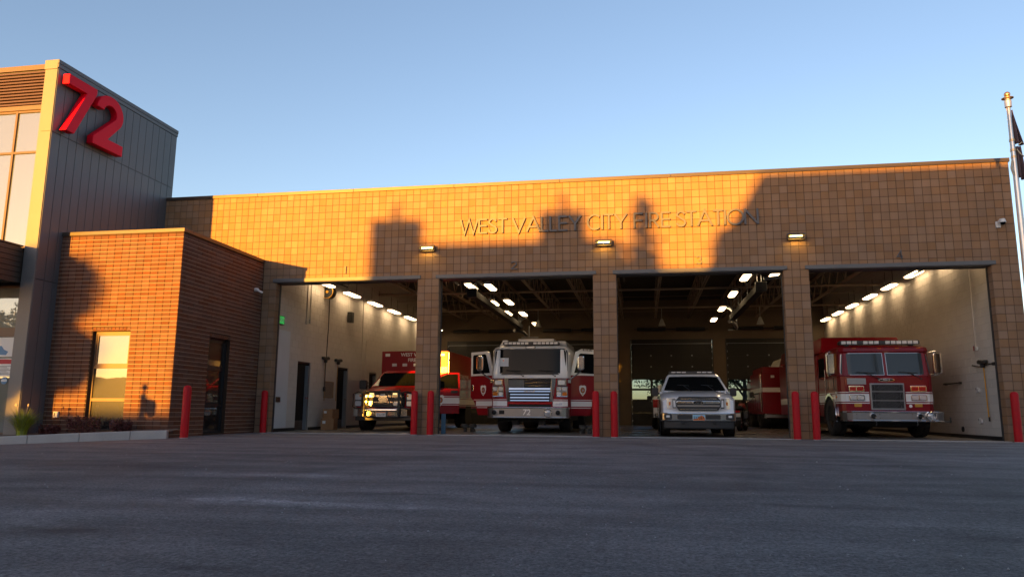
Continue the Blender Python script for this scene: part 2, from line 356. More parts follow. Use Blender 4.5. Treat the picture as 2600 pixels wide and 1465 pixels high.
def arc(cx, cz, rx, rz_, a0, a1, n=14):
    return [(cx+rx*math.cos(R(a0+(a1-a0)*i/n)), cz+rz_*math.sin(R(a0+(a1-a0)*i/n))) for i in range(n+1)]
def text(name, s, size, mat, parent, loc, rot=(R(90), 0, 0), ext=0.002, align='CENTER', sx=1.0, bold=0.0, shear=0.0):
    cu = bpy.data.curves.new(name, 'FONT'); cu.body = s; cu.size = size; cu.extrude = ext; cu.align_x = align; cu.align_y = 'CENTER'
    cu.offset = bold; cu.shear = shear; cu.resolution_u = 3
    t = bpy.data.objects.new(name, cu); col.objects.link(t)
    dg = bpy.context.evaluated_depsgraph_get(); me = bpy.data.meshes.new_from_object(t.evaluated_get(dg))
    bpy.data.objects.remove(t); bpy.data.curves.remove(cu)
    me.materials.clear(); me.materials.append(MATS[mat])
    o = bpy.data.objects.new(name, me); col.objects.link(o); o.parent = parent; o.location = loc; o.rotation_euler = rot; o.scale = (sx, 1, 1)
    return o

# masonry: single pieces for the 300 that show largest, one joined part for the rest
BLK = {}
def block_mesh(name, bw, bh, mat, dp):
    k = (name, round(bw, 4), round(bh, 4), mat)
    if k not in BLK:
        c = 0.0035; b = MB(); x, z = bw/2, bh/2
        fr = [(-x+c, 0, -z+c), (x-c, 0, -z+c), (x-c, 0, z-c), (-x+c, 0, z-c)]
        md = [(-x, c, -z), (x, c, -z), (x, c, z), (-x, c, z)]; bk = [(p[0], dp, p[2]) for p in md]
        b.add(fr+md+bk, [(0, 1, 2, 3)]+[(i, (i+1) % 4, 4+(i+1) % 4, 4+i) for i in range(4)]+[(4+i, 4+(i+1) % 4, 8+(i+1) % 4, 8+i) for i in range(4)])
        b.v = [tuple(v) for v in b.v]
        b.f = [tuple(reversed(f)) if i == 0 else f for i, f in enumerate(b.f)]
        BLK[k] = b.data(name, mat)
    return BLK[k]
def masonry(parent, name, cells, mat, origin, rz, dp=0.02, limit=300, jit=0.0015):
    # cells: (s0, s1, z0, z1) of each piece in the wall's own plane; s runs along local x, outward is local -y
    o = Vector(origin); c, s_ = math.cos(rz), math.sin(rz); ex = Vector((c, s_, 0)); ey = Vector((-s_, c, 0)); lst = []
    for (s0, s1, z0, z1) in cells:
        p = o+ex*((s0+s1)/2)+Vector((0, 0, (z0+z1)/2)); a = 0
        q = project(p)
        if q and -20 < q[0] < 2620 and -20 < q[1] < 1490:
            nrm = -ey; vd = (CAM-p).normalized(); a = max(nrm.dot(vd), 0)*(s1-s0)*(z1-z0)/q[2]**2
        lst.append((a, s0, s1, z0, z1, p))
    lst.sort(key=lambda t: -t[0]); rest = MB()
    inv = parent.matrix_world.inverted() if False else None
    for i, (a, s0, s1, z0, z1, p) in enumerate(lst):
        d = rnd.uniform(-jit, jit); bw, bh = s1-s0, z1-z0
        me = block_mesh(name, bw, bh, mat, dp)
        if i < limit and a > 0:
            b = bpy.data.objects.new(name, me); col.objects.link(b); b.parent = parent
            b.location = p+ey*d; b.rotation_euler = (rnd.uniform(-.002, .002), 0, rz+rnd.uniform(-.002, .002))
        else:
            mt = Matrix.Rotation(rz, 3, 'Z'); v = [mt @ Vector(u.co)+p+ey*d for u in me.vertices]
            rest.add(v, [tuple(f.vertices) for f in me.polygons], rnd.random()*0.999+0.0005)
    if rest.f: stuff(rest.build(name+'_field', mat, parent))
def course_cells(s0, s1, z0, z1, bw, bh, j, holes=(), bond=0.0, soldier=()):
    out = []; r = 0; z = z0
    while z < z1-0.02:
        zt = min(z+bh, z1); s = s0-(bond*bw if r % 2 else 0)
        while s < s1-0.01:
            a, b = max(s, s0), min(s+bw, s1)
            parts = [(a, b)]
            for (h0, h1, g0, g1) in holes:
                if z+bh/2 > g0 and z+bh/2 < g1:
                    nw = []
                    for (p, q) in parts:
                        if q <= h0 or p >= h1: nw.append((p, q))
                        else:
                            if p < h0: nw.append((p, h0))
                            if q > h1: nw.append((h1, q))
                    parts = nw
            for (p, q) in parts:
                if q-p > 0.03: out.append((p+j/2, q-j/2, z+j/2, zt-j/2))
            s += bw
        z += bh; r += 1
    return out
# ---------------------------------------------------------------- ground
def gz(x, y):
    a = min(max((0.4-x)/4.0, 0), 2.0); b = min(max((-y-2.0)/3.0, 0), 1); b = b*b*(3-2*b)
    return -0.16*a*b
m = MB(); xs = [-400, -120, -60, -30, -14, -10]+[-8+0.5*i for i in range(17)]+[1, 2, 4, 8, 14, 20, 30, 60, 120, 400]; ys = [-400, -150, -80, -50, -31, -20, -14, -10, -8, -7, -6, -5.5, -5, -4.5, -4, -3, -2, -1, 0.0, 0.3]
vs_ = [(x, y, gz(x, y)) for y in ys for x in xs]; nx = len(xs)
m.add(vs_, [(j*nx+i, j*nx+i+1, (j+1)*nx+i+1, (j+1)*nx+i) for j in range(len(ys)-1) for i in range(nx-1)])
struct(m.build('asphalt_yard', 'asphalt', smooth=60))
m = MB(); m.quad((-3000, -3000, -0.5), (3000, -3000, -0.5), (3000, 3000, -0.5), (-3000, 3000, -0.5)); struct(m.build('ground', 'ground'))
m = MB(); m.box(-0.45, 19.5, 0.0, 18.5, -0.3, 0.012); struct(m.build('bay_floor', 'floor'))
m = MB()
for a, b in ((0, 21), (24, 45), (48, 69), (72, 93)): m.box(a*U-0.02, b*U+0.02, -0.09, 0.06, -0.2, 0.018)
struct(m.build('threshold_strip', 'concrete'))

# ---------------------------------------------------------------- apparatus bay hall
PW = Matrix.Identity(4)
bay = thing('apparatus_hall', 'long tan block fire station hall with four open truck bays', 'building')
def walls(mb, s0, s1, z0, z1, holes, put):
    S = sorted({s0, s1, *[h for q in holes for h in q[:2] if s0 < h < s1]}); Z = sorted({z0, z1, *[h for q in holes for h in q[2:] if z0 < h < z1]})
    for a, b in zip(S, S[1:]):
        for c, d in zip(Z, Z[1:]):
            if not any(h[0] <= (a+b)/2 <= h[1] and h[2] <= (c+d)/2 <= h[3] for h in holes): put(mb, a, b, c, d)
OPEN = [(0, 21), (24, 45), (48, 69), (72, 93)]; DH = 21*U; TOP = 34*U
fh = [(a*U, b*U, -1, DH) for a, b in OPEN]+[(-9, -0.415, -1, 4.86)]
m = MB(); walls(m, -3.742, 96*U, 0, TOP, fh, lambda q, a, b, c, d: q.box(a, b, 0.0065, 0.30, c, d))
fw_ = m.build('facade_wall', 'cmu_mortar', bay)
cells = [c for c in course_cells(-19*U, 96*U, 0, TOP-0.0001, U, U, 0.012, fh) if c[1] > -3.74]
masonry(fw_, 'block', cells, 'cmu', (0, 0, 0), 0.0, dp=0.012)
def jamb(x, face):            # the block returns of an opening
    c = course_cells(0.0, 0.24, 0, DH, 0.24, U, 0.009)
    if face > 0: masonry(fw_, 'jamb_block', c, 'cmu', (x+0.006, 0.0, 0), R(90), dp=0.012, limit=0)
    else: masonry(fw_, 'jamb_block', [(-b, -a, z0, z1) for a, b, z0, z1 in c], 'cmu', (x-0.006, 0.0, 0), R(-90), dp=0.012, limit=0)
for a, b in OPEN:
    jamb(a*U, 1); jamb(b*U, -1)
    q = MB(); q.box(a*U-0.085, b*U+0.085, -0.045, 0.10, DH+0.004, DH+0.10); q.box(a*U-0.01, b*U+0.01, -0.035, 0.29, DH-0.012, DH+0.003)
    q.build('lintel', 'lintel', bay, bevel=0.006)
    for x in (a*U+0.008, b*U-0.008):
        q = MB(); q.box(x-0.012, x+0.012, 0.245, 0.315, 0.02, DH-0.02); q.build('door_frame', 'steel_dark', bay)
    q = MB(); q.box(a*U, b*U, 0.32, 0.42, DH-0.02, DH+0.16); q.build('door_header', 'steel_dark', bay)
q = MB(); x = -3.742
while x < 96*U+0.02:
    x2 = min(x+3.0, 96*U+0.025); q = MB(); q.box(x+0.002, x2-0.002, -0.035, 0.36, TOP-0.045, TOP+0.055); x = x2
    q.build('coping', 'coping', bay, bevel=0.005)
# roof, outer walls
q = MB(); q.box(-0.44, 96*U-0.01, 0.30, 18.5, 6.25, 6.45); q.build('roof_deck', 'deck', bay)
m = MB(); m.box(19.112, 19.49, 0.30, 18.5, 0, TOP-0.05); m.build('side_wall', 'cmu', bay)
# painted inner walls with their blocks
LX, RX = -0.15, 19.1
lh = [(1.96, 2.86, -1, 2.14), (5.05, 5.98, -1, 2.14), (8.1, 8.9, -1, 2.10)]
m = MB(); walls(m, 0.30, 18.2, 0, 6.25, lh, lambda q, a, b, c, d: q.box(LX-0.25, LX-0.004, a, b, c, d))
lw_ = m.build('inner_wall', 'paint_joint', bay)
masonry(lw_, 'painted_block', course_cells(0.30, 18.2, 0.105, 6.2, 2*U, U, 0.007, lh, 0.5), 'paint_cmu', (LX, 0, 0), R(90), dp=0.006, jit=0.0006)
m = MB(); m.box(RX+0.004, RX+0.006, 0.31, 18.2, 0, 6.25); rw_ = m.build('inner_wall', 'paint_joint', bay)
masonry(rw_, 'painted_block', [(-b, -a, z0, z1) for a, b, z0, z1 in course_cells(0.31, 18.2, 0.105, 6.2, 2*U, U, 0.007, (), 0.5)], 'paint_cmu', (RX, 0, 0), R(-90), dp=0.006, jit=0.0006)
for bx0, bx1, segs in ((LX, LX+0.012, [(0.31, 1.94), (2.88, 5.03), (6.0, 8.08), (8.92, 18.2)]), (RX-0.012, RX, [(0.31, 18.2)])):
    q = MB()
    for a, b in segs: q.box(bx0, bx1, a, b, 0.012, 0.105)
    q.build('baseboard', 'black_plastic', bay)
# doors in the left inner wall: dark leaf standing in a grey metal frame
for y0, y1, zt in ((1.96, 2.86, 2.14), (5.05, 5.98, 2.14), (8.1, 8.9, 2.10)):
    d = MB(); d.box(LX-0.14, LX-0.10, y0, y1, 0.015, zt); dl = d.build('door', 'dark_door', bay)
    d = MB(); d.box(LX-0.10, LX-0.03, y0, y0+0.05, 0.015, zt); d.box(LX-0.10, LX-0.03, y1-0.05, y1, 0.015, zt); d.box(LX-0.10, LX-0.03, y0+0.05, y1-0.05, zt-0.05, zt); d.build('door_jamb', 'frame_dark', dl)
    d = MB(); d.box(LX-0.10, LX+0.02, y1-0.17, y1-0.125, 0.03, zt-0.10); d.build('door_edge', 'grey_metal', dl)
    d = MB(); d.cyl((LX-0.02, y1-0.22, 1.02), (LX+0.05, y1-0.22, 1.02), 0.018); d.cyl((LX+0.045, y1-0.22, 1.02), (LX+0.045, y1-0.36, 1.02), 0.013); d.build('handle', 'chrome', dl)
    d = MB(); d.box(LX-0.099, LX-0.094, y0+0.06, y1-0.18, 0.03, 0.32); d.build('kick_plate', 'frame_brown', dl)
d = MB(); d.box(LX+0.001, LX+0.03, 0.32, 1.32, 0.107, 2.98); d.build('wall_lining', 'pale_panel', bay, bevel=0.004)
# back wall, piers, overhead doors
BD = [(0.30, 4.27), (5.05, 9.15), (9.80, 13.82), (14.46, 18.5)]
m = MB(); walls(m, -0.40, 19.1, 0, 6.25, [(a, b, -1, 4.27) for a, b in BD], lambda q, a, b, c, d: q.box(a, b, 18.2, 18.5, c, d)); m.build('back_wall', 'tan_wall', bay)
ZS = [0.012, 0.62, 1.24, 1.77, 2.31, 2.86, 3.40, 3.85, 4.26]
for a, b in BD:
    dr = empty('overhead_door', (0, 0, 0), 0, bay)
    for x in (a+0.005, b-0.005): q = MB(); q.box(x-0.025, x+0.025, 18.12, 18.19, 0.012, 4.27); q.build('guide_rail', 'steel_dark', dr)
    n = 4; pw = (b-a)/n
    for k, (z0, z1) in enumerate(zip(ZS, ZS[1:])):
        s_ = MB()
        if k in (2, 3):
            s_.box(a+0.03, b-0.03, 18.24, 18.28, z0+0.0005, z0+0.05); s_.box(a+0.03, b-0.03, 18.24, 18.28, z1-0.05, z1-0.0005)
            for i in range(n+1): xx = a+i*pw; s_.box(max(xx-0.05, a+0.03), min(xx+0.05, b-0.03), 18.241, 18.279, z0+0.05, z1-0.05)
            s_.build('door_section', 'door_panel', dr)
            for i in range(n):
                p = MB(); p.box(a+i*pw+0.05, a+(i+1)*pw-0.05, 18.255, 18.26, z0+0.05, z1-0.05); p.build('pane', 'pane_clear', dr)
        else:
            s_.box(a+0.03, b-0.03, 18.24, 18.28, z0+0.0005, z1-0.0005)
            for i in range(1, n): s_.box(a+i*pw-0.03, a+i*pw+0.03, 18.225, 18.24, z0+0.03, z1-0.03)
            s_.build('door_section', 'door_panel', dr)
    q = MB()
    for z in (1.2, 2.9, 3.45):
        for i in range(1, n): q.box(a+i*pw-0.035, a+i*pw+0.035, 18.205, 18.225, z-0.03, z+0.03)
    for i in range(12): q.box(a+0.035, a+0.06, 18.10, 18.12, 0.2+0.34*i, 0.28+0.34*i); q.box(b-0.06, b-0.035, 18.10, 18.12, 0.2+0.34*i, 0.28+0.34*i)
    stuff(q.build('hinge_hardware', 'brushed', dr))
    q = MB(); q.cyl((a+0.2, 17.95, 4.75), (b-0.2, 17.95, 4.75), 0.02); q.cyl((a+0.35, 17.95, 4.75), ((a+b)/2-0.25, 17.95, 4.75), 0.085); q.cyl(((a+b)/2+0.25, 17.95, 4.75), (b-0.35, 17.95, 4.75), 0.085); q.build('spring_shaft', 'black_plastic', dr, smooth=40)
    q = MB(); q.box(a-0.05, b+0.05, 18.282, 18.30, 4.20, 4.35); q.build('door_stop', 'door_panel', dr)
    q = MB(); q.box(a, b, 18.19, 18.21, 4.03, 4.05); q.build('door_seal', 'grey_metal', dr)
    # raised front door hangs under the joists
for a, b in OPEN:
    for x in (a*U+0.10, b*U-0.10):
        q = MB(); q.box(x-0.03, x+0.03, 0.45, 5.0, 4.92, 4.98); q.build('door_track', 'steel_dark', bay)
# bar joists over the bays
def joist(x):
    q = MB()
    for dx in (-0.055, 0.02): q.box(x+dx, x+dx+0.035, 0.31, 18.19, 5.30, 5.36); q.box(x+dx, x+dx+0.035, 0.31, 18.19, 6.17, 6.24)
    n = 14; L = 17.8/n
    for i in range(n):
        y = 0.4+i*L
        for y0, z0, y1, z1 in ((y, 5.36, y+L/2, 6.17), (y+L/2, 6.17, y+L, 5.36)):
            q.cyl((x, y0, z0), (x, y1, z1), 0.022, n=5, caps=False)
    return q
jm = None
for k in range(-2, 9):
    x = 4.57+1.626*k
    if jm is None: jm = joist(0).build('roof_joist', 'joist', bay); jm.location = (x, 0, 0)
    else:
        c = jm.copy(); col.objects.link(c); c.location = (x, 0, 0)
for y, z in ((3.6, 5.33), (8.7, 5.33), (13.8, 5.33)):
    q = MB(); q.cyl((-0.1, y, z-0.07), (19.05, y, z-0.07), 0.045, n=8); q.build('cross_pipe', 'joist', bay, smooth=40)
for y in (6.2, 11.0, 15.5):
    q = MB(); q.cyl((-0.1, y, 5.33), (19.05, y, 5.33), 0.012, n=6); q.build('bridging_rod', 'joist', bay)

# ---------------------------------------------------------------- brick annex
AY, AX = -3.86, -0.415
ann = thing('brick_annex', 'low red brown brick annex with tall narrow windows beside the bays', 'building', (0, 0, 0))
WF = (-2.63, -1.615, 0.10, 2.47); WS = (-2.46, -1.50, 0.04, 2.45)
BH = 0.1016
m = MB(); walls(m, -3.742, AX-0.0125, -0.25, 4.86, [WF], lambda q, a, b, c, d: q.box(a, b, AY+0.009, AY+0.30, c, d)); awf = m.build('front_wall', 'brick_core_shade', ann)
masonry(awf, 'brick', course_cells(AX-17*U, AX, -0.25+0.0, 4.86, U, BH, 0.012, [(WF[0], WF[1], -1, WF[3]+BH)])+course_cells(WF[0], WF[1], WF[3], WF[3]+BH, BH, BH, 0.010), 'brick', (0, AY, 0), 0.0, dp=0.012)
m = MB(); walls(m, AY+0.0125, 0.28, -0.25, 4.86, [WS], lambda q, a, b, c, d: q.box(AX-0.30, AX-0.009, a, b, c, d)); aws = m.build('side_wall', 'brick_core_shade', ann)
masonry(aws, 'brick', course_cells(AY, 0.0, -0.25, 4.86, 2*U, BH, 0.012, [(WS[0], WS[1], -1, WS[3]+BH)], 0.5)+course_cells(WS[0], WS[1], WS[3], WS[3]+BH, BH, BH, 0.010), 'brick', (AX, 0, 0), R(90), dp=0.012)
q = MB(); q.box(-3.742, AX+0.03, AY-0.03, AY+0.32, 4.85, 4.945); q.box(AX-0.32, AX+0.03, AY+0.32, -0.002, 4.85, 4.945); q.build('coping', 'coping', ann, bevel=0.006)
q = MB(); q.box(-3.74, AX-0.3, AY+0.3, 0.0, 4.60, 4.70); q.build('roof', 'deck', ann)
q = MB()
for k in range(1, 50):
    z = -0.25+k*BH
    for a, b in ([(-3.74, WF[0]), (WF[1], AX-0.004)] if WF[2] < z < WF[3]-0.02 else [(-3.74, AX-0.004)]): q.box(a, b, AY+0.003, AY+0.0088, z-0.0055, z+0.0055)
stuff(q.build('mortar_bed', 'brick_mortar_lit', awf)); q = MB()
for k in range(1, 50):
    z = -0.25+k*BH
    for a, b in ([(AY+0.004, WS[0]), (WS[1], 0)] if WS[2] < z < WS[3]-0.02 else [(AY+0.004, 0)]): q.box(AX-0.0088, AX-0.004, a, b, z-0.0055, z+0.0055)
stuff(q.build('mortar_bed', 'brick_mortar_lit', aws))
def tall_window(parent, s0, s1, z0, z1, bars, put, glass, fm):
    w_ = MB(); t = 0.055
    put(w_, s0, s0+t, z0, z1, 0.10, 0.17); put(w_, s1-t, s1, z0, z1, 0.10, 0.17); put(w_, s0+t, s1-t, z1-t, z1, 0.101, 0.169); put(w_, s0+t, s1-t, z0, z0+t, 0.101, 0.169)
    ed = [z0+t]
    for b in bars: put(w_, s0+t, s1-t, b-0.035, b+0.035, 0.102, 0.168); ed += [b-0.035, b+0.035]
    ed.append(z1-t); w_ = w_.build('window', fm, parent)
    for i in range(0, len(ed), 2):
        g = MB(); put(g, s0+t, s1-t, ed[i], ed[i+1], 0.13, 0.138); g.build('pane', glass, w_)
    if True:
        g = MB(); put(g, s0+t+0.0, s1-t, ed[-2], ed[-2]+0.045, 0.112, 0.128); put(g, s0+t, s1-t, z1-t-0.045, z1-t, 0.112, 0.128); put(g, s0+t, s0+t+0.045, ed[-2]+0.045, z1-t-0.045, 0.112, 0.128); put(g, s1-t-0.045, s1-t, ed[-2]+0.045, z1-t-0.045, 0.112, 0.128); g.build('sash', fm, w_)
    return w_
tall_window(ann, *WF, (0.845, 1.62), lambda q, a, b, c, d, e, f: q.box(a, b, AY+e, AY+f, c, d), 'window_dark', 'frame_brown')
sw = tall_window(ann, *WS, (0.74, 1.66), lambda q, a, b, c, d, e, f: q.box(AX-f, AX-e, a, b, c, d), 'window_dark', 'frame_dark')

# ---------------------------------------------------------------- entrance tower
TX, TY, TZ = -3.742, -4.57, 9.2
tow = thing('entrance_tower', 'tall grey metal clad tower with glazed front and brown louvres', 'building')
q = MB(); q.box(TX-0.25, TX-0.012, TY+0.03, 0.24, -0.3, 9.0); tside = q.build('clad_wall', 'frame_dark', tow)
ys_ = [-4.565, -4.28, -4.01, -3.74, -3.47, -3.19, -2.91, -2.63, -2.345, -2.06, -1.775, -1.49, -1.195, -0.9, -0.62, -0.33, -0.04, 0.235]
for y0, y1 in zip(ys_, ys_[1:]):
    for z0, z1 in ((-0.25, 3.655), (3.67, 7.325), (7.34, 8.985)):
        if y0 > -3.9:
            if z1 < 4.95: continue
            z0 = max(z0, 4.80)
        p = MB(); p.box(TX-0.010, TX, y0+0.006, y1-0.006, z0, z1); p.build('cladding_panel', 'zinc', tside, bevel=0.003)
q = MB(); q.box(TX-0.26, TX+0.012, TY-0.012, 0.25, 8.995, 9.095); q.box(TX-0.26, TX+0.02, TY-0.02, 0.26, 9.10, TZ); q.build('coping', 'zinc', tow, bevel=0.005)
# corner post, front louvres, glazing
q = MB(); q.box(-4.113, TX-0.012, TY, TY+0.32, -0.3, 8.99); pst = q.build('corner_post', 'zinc_post', tow, bevel=0.004)
for z0, z1 in ((-0.2, 3.655), (3.67, 7.325), (7.34, 8.95)):
    q = MB(); q.box(-4.03, TX-0.016, TY-0.012, TY-0.001, z0, z1); q.build('post_panel', 'zinc_post', pst, bevel=0.003)
q = MB(); q.box(-4.125, TX-0.014, TY-0.022, TY+0.3, 8.96, TZ); q.build('post_cap', 'zinc_post', pst, bevel=0.004)
GY = -4.40
q = MB(); q.box(-9.0, -4.115, GY-0.03, GY+0.2, 9.06, 9.19); q.box(-9.0, -4.115, GY+0.05, GY+0.2, 8.10, 9.06); q.box(-9, -4.115, GY-0.06, GY+0.2, 7.98, 8.095); lv = q.build('louvre_band', 'louver', tow)
for i in range(11):
    z = 8.13+i*0.083; s_ = MB(); s_.prism([(GY-0.05, z), (GY-0.035, z+0.05), (GY+0.045, z+0.066), (GY+0.045, z+0.014)], 'x', -9.0, -4.118); s_.build('louvre_slat', 'louver', lv)
q = MB(); q.box(-9.0, -4.2, GY+0.19, GY+0.2, -0.3, 9.0); q.box(-9.0, -3.9, 0.0, 0.1, -0.3, 9.1); q.box(-9.0, -8.9, GY+0.2, 0.0, -0.3, 9.1); q.box(-9.0, -3.76, GY, 0.1, 8.95, 9.05); q.build('back_shell', 'room_dark', tow)
def glazing(z0, z1, xs_, zs_, name):
    f = MB(); t = 0.028
    for x in xs_: f.box(x-t, x+t, GY-0.03, GY+0.05, z0, z1)
    for z in zs_: f.box(-9.0, -4.115, GY-0.027, GY+0.047, z-t, z+t)
    f = f.build(name, 'frame_brown', tow)
    X = [-9.0]+sorted(xs_)+[-4.115]; Z = sorted(zs_)
    for a, b in zip(X, X[1:]):
        for c, d in zip(Z, Z[1:]):
            if b-a > 0.1:
                g = MB(); g.box(a+0.01, b-0.01, GY+0.005, GY+0.013, c+0.01, d-0.01); g.build('pane', 'window_tower', f)
glazing(4.45, 7.98, [-7.6, -6.7, -5.8, -4.92, -4.15], [4.48, 6.88, 7.95], 'upper_window')
glazing(-0.2, 3.55, [-7.6, -6.7, -5.8, -4.92, -4.15], [0.05, 2.42, 3.50], 'entrance_window')
q = MB(); q.box(-9.0, -4.15, GY-0.032, GY+0.049, 2.30, 2.52); q.build('door_rail', 'frame_brown', tow)
q = MB(); q.box(-9.0, -4.155, -6.3, GY-0.05, 3.60, 4.34); cn = q.build('canopy', 'bronze', tow)
for i in range(7):
    z = 3.56+i*0.125; s_ = MB(); s_.box(-4.155, -4.135, -6.3, TY-0.02, z, z+0.105); s_.build('canopy_slat', 'bronze', cn, bevel=0.006)
    s_ = MB(); s_.box(-9.0, -4.135, -6.32, -6.3, z, z+0.105); s_.build('canopy_slat', 'bronze', cn, bevel=0.006)
q = MB(); q.box(-9, -4.13, -6.33, TY-0.015, 4.435, 4.47); q.build('canopy_cap', 'bronze', cn)
# notices on the entrance glass
nt_ = thing('glass_notice', 'white printed notice with red heading on the entrance glass', 'notice', (-4.55, GY-0.006, 1.37))
q = MB(); q.box(-0.33, 0.33, -0.004, 0, 0, 0.42); q.build('sheet', 'poster_white', nt_)
q = MB(); q.box(-0.32, 0.32, -0.006, -0.0045, 0.29, 0.40); q.build('heading', 'poster_red', nt_)
q = MB()
for i in range(7): q.box(-0.29, 0.29-0.05*(i % 3), -0.006, -0.0045, 0.045+0.032*i, 0.055+0.032*i)
q.build('text_lines', 'frame_dark', nt_)
nt_ = thing('window_poster', 'pale poster with blue patch above the notice', 'poster', (-4.55, GY-0.006, 1.83))
q = MB(); q.box(-0.33, 0.30, -0.004, 0, 0, 0.46); q.build('sheet', 'poster_white', nt_)
q = MB(); q.prism([(-0.2, 0.05), (0.12, 0.04), (0.17, 0.12), (0.05, 0.17), (-0.03, 0.26), (-0.2, 0.24)], 'y', -0.0065, -0.0045); q.build('picture', 'poster_blue', nt_)
nt_ = thing('round_sticker', 'round blue and white sticker on the entrance glass', 'sticker', (-4.40, GY-0.006, 1.27))
q = MB(); q.cyl((0, 0, 0), (0, -0.004, 0), 0.085, n=24); q.build('disc', 'poster_blue', nt_)
q = MB(); q.box(-0.075, 0.075, -0.0065, -0.0045, -0.022, 0.022); q.box(-0.05, 0.05, -0.0065, -0.0045, 0.035, 0.05); q.build('band', 'poster_white', nt_)

# ---------------------------------------------------------------- planting bed
path = [(-0.16, -4.25), (-0.9, -4.50), (-1.9, -4.83), (-2.9, -5.17), (-3.9, -5.50), (-5.5, -6.0), (-9.0, -7.2)]
top = [0.165, 0.145, 0.10, 0.05, 0.0, -0.06, -0.12]
cb = thing('concrete_kerb', 'pale concrete kerb edging the planting bed', 'kerb')
for i in range(len(path)-1):
    a, b = Vector(path[i]), Vector(path[i+1]); d = (b-a).normalized(); nn = Vector((-d.y, d.x)); g = d*0.004
    p = MB(); w0 = 0.15
    A = [(a+g), (b-g), (b-g-nn*w0), (a+g-nn*w0)]; zt = [top[i], top[i+1], top[i+1], top[i]]
    p.loft([[(v.x, v.y, gz(v.x, v.y)-0.15) for v in A], [(v.x, v.y, z) for v, z in zip(A, zt)]]); p.build('kerb_stone', 'concrete', cb, bevel=0.018)
m = MB(); n = len(path)
lo = [(p[0], p[1]+0.10, t-0.03) for p, t in zip(path, top)]; hi = [(max(p[0], -9), -3.80 if p[0] > -3.8 else -4.35, max(t, 0.02)+0.03) for p, t in zip(path, top)]
m.add(lo+hi, [(i, i+1, n+i+1, n+i) for i in range(n-1)]); struct(m.build('planting_soil', 'soil'))
def blades(c, n, h, spread, mat, wd, parent, name):
    q = MB()
    for i in range(n):
        a = rnd.uniform(0, 6.283); r0 = rnd.uniform(0, 0.10); L = h*rnd.uniform(0.55, 1.1); o = spread*rnd.uniform(0.2, 1.0)
        d = Vector((math.cos(a), math.sin(a), 0)); s_ = Vector((-d.y, d.x, 0)); p = Vector(c)+d*r0; pts = []
        for k in range(5):
            t = k/4; pts.append((p+d*o*t*t+Vector((0, 0, L*(t-0.33*t*t*o/spread))), wd*(1-t*0.93)))
        v = []
        for pt, ww in pts: v += [pt-s_*ww, pt+s_*ww]
        q.add(v, [(2*k, 2*k+1, 2*k+3, 2*k+2) for k in range(4)], rnd.random())
    return q.build(name, mat, parent)
def leaf_cloud(q, c, rad, n, size, hollow=0.35, low=-1.0):
    c = Vector(c)
    for i in range(n):
        while True:
            v = Vector((rnd.uniform(-1, 1), rnd.uniform(-1, 1), rnd.uniform(low, 1)))
            if hollow < v.length < 1: break
        p = c+Vector((v.x*rad[0], v.y*rad[1], v.z*rad[2])); s_ = size*rnd.uniform(0.5, 1.3)
        a = Vector((rnd.gauss(0, 1), rnd.gauss(0, 1), rnd.gauss(0, 1))).normalized(); b = a.cross(Vector((rnd.gauss(0, 1), rnd.gauss(0, 1), rnd.gauss(0, 1)))).normalized()
        q.add([p-a*s_, p+b*s_*0.45, p+a*s_, p-b*s_*0.45], [(0, 1, 2, 3)], rnd.random())
g = thing('ornamental_grass', 'bright green ornamental grass clump at the foot of the tower', 'grass', (-3.40, -4.80, 0.02))
blades((0, 0, 0), 420, 0.66, 0.50, 'leaf_grass', 0.013, g, 'blade_tuft')
q = MB()
for i in range(3):
    a = rnd.uniform(0, 6.28); q.tube([(0, 0, 0.1), (0.10*math.cos(a), 0.10*math.sin(a), 0.45), (0.2*math.cos(a), 0.2*math.sin(a), 0.66+rnd.uniform(0, .08))], 0.004, 4); q.sphere((0.2*math.cos(a), 0.2*math.sin(a), 0.68), 0.018, 6, 4, 2)
q.build('seed_head', 'rope', g)
for i, (x, y, z, rx, rz_, lab) in enumerate(((-2.98, -4.50, 0.02, 0.22, 0.17, 'dark red barberry bush beside the green grass clump'), (-2.25, -4.30, 0.06, 0.40, 0.27, 'widest dark red barberry bush left of the tall annex window'), (-1.42, -4.15, 0.10, 0.24, 0.19, 'small dark red barberry bush by the kerb end'))):
    t = thing('barberry_bush', lab, 'bush', (x, y, z), group='barberry bushes in the planting bed')
    q = MB()
    for k in range(9): a = rnd.uniform(0, 6.28); q.tube([(0, 0, -0.02), (0.4*rx*math.cos(a), 0.3*rx*math.sin(a), rz_*0.6), (0.8*rx*math.cos(a), 0.6*rx*math.sin(a), rz_*1.1)], 0.006, 4)
    q.build('stem', 'bark', t)
    q = MB(); leaf_cloud(q, (0, 0, rz_*0.55), (rx, rx*0.7, rz_*0.6), 520, 0.032, 0.1)
    for k in range(14): a = rnd.uniform(0, 6.28); leaf_cloud(q, (rx*0.85*math.cos(a), rx*0.6*math.sin(a), rz_*rnd.uniform(0.6, 1.2)), (0.08, 0.08, 0.10), 40, 0.03, 0.0)
    q.build('foliage', 'leaf_barberry', t)
